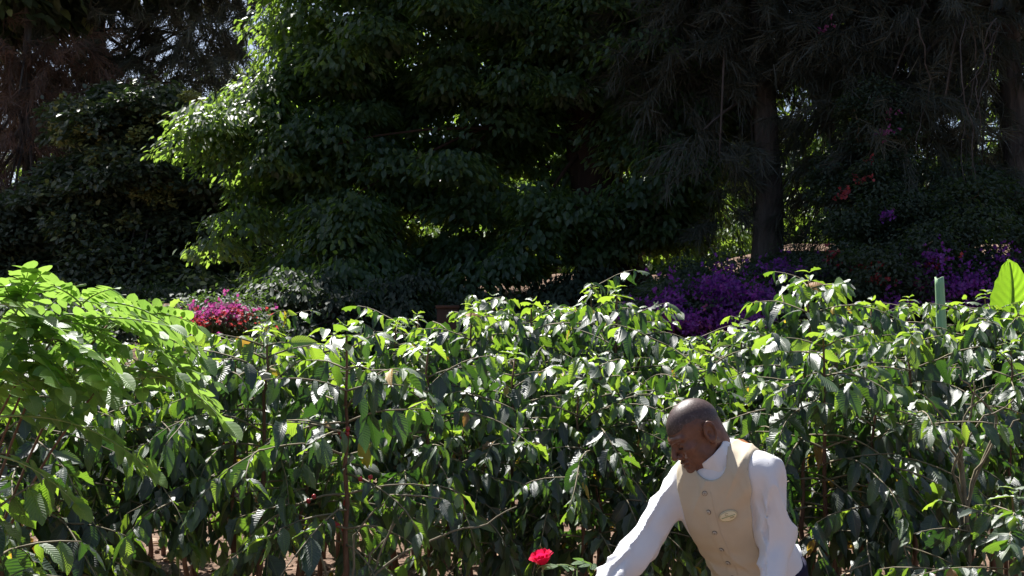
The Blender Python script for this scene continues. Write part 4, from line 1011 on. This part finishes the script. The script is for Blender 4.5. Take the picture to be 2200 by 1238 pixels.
lo, hi = meshbox([H(-.1, -.08, -.06), H(.1, .08, .13), H(.1, -.08, -.06), H(-.1, .08, .13)], .02)
V, F = surface_nets(hair, lo, hi, .0028); pb('hair', V, F, hairm)
for s in (-1, 1):
    mb = MB(); mb.tube([H(.0955, s * .020, -.0065), H(.0975, s * .030, -.0085), H(.091, s * .043, -.0065)], .0016, 6); mbb(mb, 'eyelash', lidm)

def folds(p, a, b, amp, freq, ph=0.):
    """cloth folds slanting round a sleeve: sharp ridges between softer hollows, broken up"""
    ax_ = nrm(b - a); t = (p - a) @ ax_; q = p - a - t[:, None] * ax_
    ref = nrm(np.cross(ax_, [.3, .2, 1.])); r2 = np.cross(ax_, ref); an = np.arctan2(q @ r2, q @ ref)
    w1 = t * freq + 1.5 * np.sin(an + ph) + .9 * np.sin(t * 19 + an * 2 + ph); w2 = t * freq * .55 - 2.1 * np.sin(an + ph + 1.) + 1.2 * np.sin(t * 13 + ph * 2)
    m1 = .5 + .5 * np.sin(an + t * 7 + ph); m2 = .5 + .5 * np.sin(an * 2 - t * 11 + ph * 1.7)
    return -amp * ((1 - np.abs(np.sin(w1))) ** 1.1 * m1 + .8 * (1 - np.abs(np.sin(w2))) ** 1.7 * m2) + amp * .45
def lowf(p, k, s=0.): return np.sin(p[:, 0] * k + s) * np.sin(p[:, 1] * k * 1.3 + 2 * s) * np.sin(p[:, 2] * k * .8 + 1.7 + s)
def shirt(p):
    d = torso(p, .008) + .003 * lowf(p, 38)
    r = smin(capsule(p, sR, eR, .055, .053), capsule(p, eR, wR, .053, .037), .03)
    r = smin(r, capsule(p, eR - np.array([0, 0, .02]), (eR + wR) / 2 - np.array([0, 0, .022]), .034, .030), .03)
    r = r + folds(p, sR, wR, .016, 22, .4) + .003 * lowf(p, 55, 1)
    l = smin(capsule(p, sL - Up * .008, eL, .053, .054), capsule(p, eL, wL, .053, .038), .03)
    l = l + folds(p, sL, wL, .020, 17, 2.2) + .003 * lowf(p, 50, 2)
    # lengthwise drape from the shoulder seam
    ang = ((p - sL) @ Rt) * 95 + ((p - sL) @ Ft) * 60
    l = l - .009 * (1 - np.abs(np.sin(ang * .5))) ** 1.4 * np.clip(1 - np.abs((p - (sL + eL) / 2) @ nrm(eL - sL)) / .12, 0, 1)
    d = smin(smin(d, r, .018), l, .018)
    d = smax(d, -((p - wR) @ -dR + .0), .002); d = smax(d, -((p - wL) @ -dL), .002)
    # puffed hem over the trousers at the back
    d = smin(d, ell(p, pelvis + Up * .135 - Ft * .095 - Rt * .05, (.10, .045, .026), Rtor) + .004 * lowf(p, 90), .02)
    d = smax(d, -((p - pelvis) @ Up - .095), .004)
    # neck opening
    d = smax(d, -capsule(p, nc - nax * .045, nc + nax * .08, .056, .075), .003)
    return d
lo, hi = meshbox([sR, sL, wR, wL, eR, eL, chest, pelvis, neck0 + Up * .04], .10)
V, F = surface_nets(shirt, lo, hi, .0048); sh = pb('shirt', V, F, shirtm)
# standing band collar, open at the front
def collar(p):
    q = p - nc; t = q @ nax; f = q @ fcx; s_ = q @ scx; r_ = np.sqrt(f * f + s_ * s_ * 1.06)
    rr_ = .0585 - .22 * t * (t < 0) + .0012 * np.sin(np.arctan2(s_, f) * 9 + t * 60)
    d = np.maximum(np.abs(r_ - rr_) - .0034, np.maximum(t - .004 - .004 * f / .06, -.062 - t))
    g1 = q @ gdir; g2 = q @ np.cross(gdir, nax); gap = np.where(g1 > 0, np.abs(g2) - .004 - np.clip(-t * .12, 0, 1), 1)
    return smax(d, -gap, .003)
lo, hi = meshbox([nc - nax * .06, nc + nax * .01], .085)
V, F = surface_nets(collar, lo, hi, .0022); pb('collar', V, F, shirtm, sh)

# waistcoat
def vest(p):
    d = torso(p, .017) + .003 * lowf(p, 26) + .002 * lowf(p, 60, 1)
    q = p - chest; u = q @ Rt; f = q @ Ft; t = q @ Up
    d = d - .007 * (1 - np.abs(np.sin(u * 26 - t * 9 + .8 * np.sin(t * 15)))) ** 2.5 * np.clip(.6 - t * 2, 0, 1) - .006 * (1 - np.abs(np.sin(u * 34 + t * 22 + .5))) ** 2.5 * smooth(.0, .12, t)
    # creases from the armhole and across the waist
    d = d + .0030 * np.sin(t * 70 + u * 60) * np.exp(-((u + .10) ** 2) / .004) * np.exp(-((t - .06) ** 2) / .01)
    d = d + .0025 * np.sin(t * 95 - u * 20) * np.exp(-((t + .20) ** 2) / .003)
    # front edge of the buttoned placket
    d = d - .0022 * smooth(.018, .014, u) * smooth(-.03, .03, f) * smooth(-.024, -.020, u)
    armR = capsule(p, sR + (sR - sL) * .02, eR, .066, .062); armL = capsule(p, sL - (sR - sL) * .02, eL, .064, .062)
    # the cut runs a little inside the sleeve head
    d = smax(d, -(armR - .004), .003); d = smax(d, -(armL - .004), .003)
    d = smax(d, -((np.abs((p - (sR + sL) / 2) @ Rt) - .128) * -1), .012)
    hole = smin(capsule(p, P(1519, 1013, 3.80), P(1532, 985, 3.93), .036, .062), capsule(p, P(1532, 985, 3.93), P(1545, 930, 4.0), .062, .078), .02)
    d = smax(d, -hole, .003)
    d = smax(d, -((p - pelvis) @ Up - .085), .003)
    return d
lo, hi = meshbox([sR, sL, chest - Up * .3, chest + Up * .2, pelvis + Up * .1, neck0 + Up * .05], .12)
V, F = surface_nets(vest, lo, hi, .0042)
fc = V[F].mean(1); side = (fc - chest) @ Ft - .055 * smooth(.0, .2, (fc - chest) @ Up) * 0 < -.045
vs = pb('vest', V, F[~side], vestm)
pb('back_panel', V, F[side], rustm, vs)

def onvest(u, t, g=0.0):
    """point on the waistcoat front at torso coordinates (u to his right, t up)"""
    base = chest + Rt * u + Up * t; s = np.linspace(0, .2, 400); pp = base + Ft * s[:, None]
    dd = vest(pp); k = np.where(dd < 0)[0]; k = k[-1] if len(k) else 0
    n0 = []
    for a in (Rt, Up, Ft):
        e = .003; n0.append((vest((pp[k] + a * e)[None]) - vest((pp[k] - a * e)[None]))[0])
    nn = nrm(Rt * n0[0] + Up * n0[1] + Ft * n0[2]); return pp[k] + nn * g, nn
def disc(c, n, up, ra, rb, th, seg=28):
    n = nrm(n); up = nrm(up - n * (up @ n)); sd = np.cross(up, n); mb = MB(); an = np.arange(seg) / seg * 2 * np.pi
    rings = [(1, 0), (1, th * .6), (.93, th), (.001, th * 1.12)]
    V = np.concatenate([[c + sd * math.cos(a) * ra * k + up * math.sin(a) * rb * k + n * h for a in an] for k, h in rings])
    i = np.arange(3)[:, None] * seg; j = np.arange(seg)[None]; kk = (j + 1) % seg
    mb.add(V, np.stack([i + j, i + kk, i + seg + kk, i + seg + j], -1).reshape(-1, 4)); return mb
for t in (.098, .038, -.034, -.102, -.160, -.215):
    c, n = onvest(.000, t, .0012)
    b_ = mbb(disc(c, n, Up, .0068, .0068, .003), 'button', buttm, vs)
    mb = MB(); up_ = nrm(Up - n * (Up @ n)); sd_ = np.cross(up_, n)
    for a, b in ((-1, -1), (-1, 1), (1, -1), (1, 1)): mb.sphere(c + n * .0036 + sd_ * a * .0014 + up_ * b * .0014, .0009, 6, 4)
    mbb(mb, 'button_thread', darkm, b_)
    mb = MB(); mb.tube([c - n * .0006 + sd_ * math.cos(a) * .0072 + up_ * math.sin(a) * .0072 for a in np.linspace(0, 6.2832, 21)], .0011, 5, cap=False); mbb(mb, 'button_rim', darkm, b_)
# placket seam
mb = MB(); pts = [onvest(-.0185, t, .0006)[0] for t in np.linspace(.10, -.25, 30)]; mb.tube(pts, .0011, 5); mbb(mb, 'placket_seam', darkm if False else vestm, vs)
# oval name badge
c, n = onvest(-.055, .016, .002); upb = nrm(Up + Rt * -.0 + np.array([-.12, 0, 0]))
bd = mbb(disc(c, n, upb, .029, .018, .0035, 40), 'name_badge', creamm, vs)
upb = nrm(upb - n * (upb @ n)); sdb = np.cross(upb, n)
mb = MB(); an = np.linspace(0, 2 * np.pi, 41); mb.tube([c + n * .0034 + sdb * math.cos(a) * .0272 + upb * math.sin(a) * .0165 for a in an], .0006, 5, cap=False); mbb(mb, 'badge_rim', goldm, bd)
mb = MB(); mb.tube([c + n * .0048 + sdb * x - upb * .0005 for x in (-.022, 0, .022)], .0007, 5); mbb(mb, 'badge_line', greenm, bd)
mb = MB(); mb.tube([c + n * .0048 + sdb * (.0055 * math.cos(a) - .002) + upb * (.0075 + .0045 * math.sin(a)) for a in np.linspace(.6, 5.2, 14)], .0006, 5); mbb(mb, 'badge_emblem', goldm, bd)
mb = MB()
for k in range(5): mb.tube([c + n * .0047 + sdb * (.004 + .0028 * k) - upb * .0045, c + n * .0047 + sdb * (.0048 + .0028 * k) - upb * .0085], .0007, 4)
mbb(mb, 'badge_lettering', goldm, bd)

# trousers, belt line, shoes
def trou(p):
    d = smin(smin(pel(p, .012), ell(p, pelvis + Up * .14, (.158, .134, .12), Rtor), .03), legs(p, .016), .05) + .004 * lowf(p, 28)
    d = smax(d, (p - pelvis) @ Up - .14, .004); return np.maximum(d, .06 - p[:, 2])
lo, hi = meshbox([pelvis, aL, aR, pelvis + Up * .1], .17); lo[2] = .03
V, F = surface_nets(trou, lo, hi, .008); pb('trousers', V, F, navym)
for a in (aL, aR):
    def shoe(p, a=a):
        d = capsule(p, a + F_ * -.02 - [0, 0, .045], a + F_ * .15 - [0, 0, .055], .04, .034); d = smin(d, capsule(p, a - [0, 0, .03], a + [0, 0, .0], .045, .045), .03)
        return np.maximum(d, .003 - p[:, 2])
    lo, hi = meshbox([a - F_ * .08, a + F_ * .22], .08); lo[2] = 0
    V, F = surface_nets(shoe, lo, hi, .006); pb('shoe', V, F, shoem)
#PEND

# ------------------------------------------------------------------ light, sky, camera
SUN = nrm(np.array([-.31, .54, 1.0]))
w = bpy.data.worlds.new('World'); sc.world = w; w.use_nodes = True
nt = w.node_tree; nt.nodes.clear()
sky = nt.nodes.new('ShaderNodeTexSky'); sky.sky_type = 'NISHITA'; sky.sun_disc = False
el = math.asin(SUN[2]); az = math.atan2(SUN[0], SUN[1])
sky.sun_elevation = el; sky.sun_rotation = az % (2 * math.pi); sky.altitude = 1400; sky.dust_density = 7
bg = nt.nodes.new('ShaderNodeBackground'); bg.inputs['Strength'].default_value = .062
wo = nt.nodes.new('ShaderNodeOutputWorld'); nt.links.new(sky.outputs[0], bg.inputs[0]); nt.links.new(bg.outputs[0], wo.inputs[0])
ld = bpy.data.lights.new('sun', 'SUN'); ld.energy = 5.0; ld.angle = math.radians(.53); ld.color = (1, .97, .925)
lo = bpy.data.objects.new('sun', ld); link(lo)
from mathutils import Vector
lo.rotation_euler = Vector(SUN).to_track_quat('Z', 'Y').to_euler(); lo.location = (-10, 12, 24)

cd = bpy.data.cameras.new('camera'); cam = bpy.data.objects.new('camera', cd); link(cam)
cam.location = (0, 0, CAMZ); cam.rotation_euler = (math.pi / 2 + PITCH, 0, 0)
cd.sensor_width = 36; cd.lens = 36 * FPX / 2200; cd.clip_end = 1000; cd.clip_start = .05
sc.camera = cam
sc.view_settings.view_transform = 'Standard'; sc.view_settings.look = 'None'; sc.view_settings.exposure = 1.3; sc.view_settings.gamma = 1
sc.cycles.max_bounces = 8; sc.cycles.diffuse_bounces = 4; sc.cycles.glossy_bounces = 2; sc.cycles.transmission_bounces = 4; sc.cycles.transparent_max_bounces = 4
sc.cycles.use_denoising = True
sc.cycles.caustics_reflective = False; sc.cycles.caustics_refractive = False
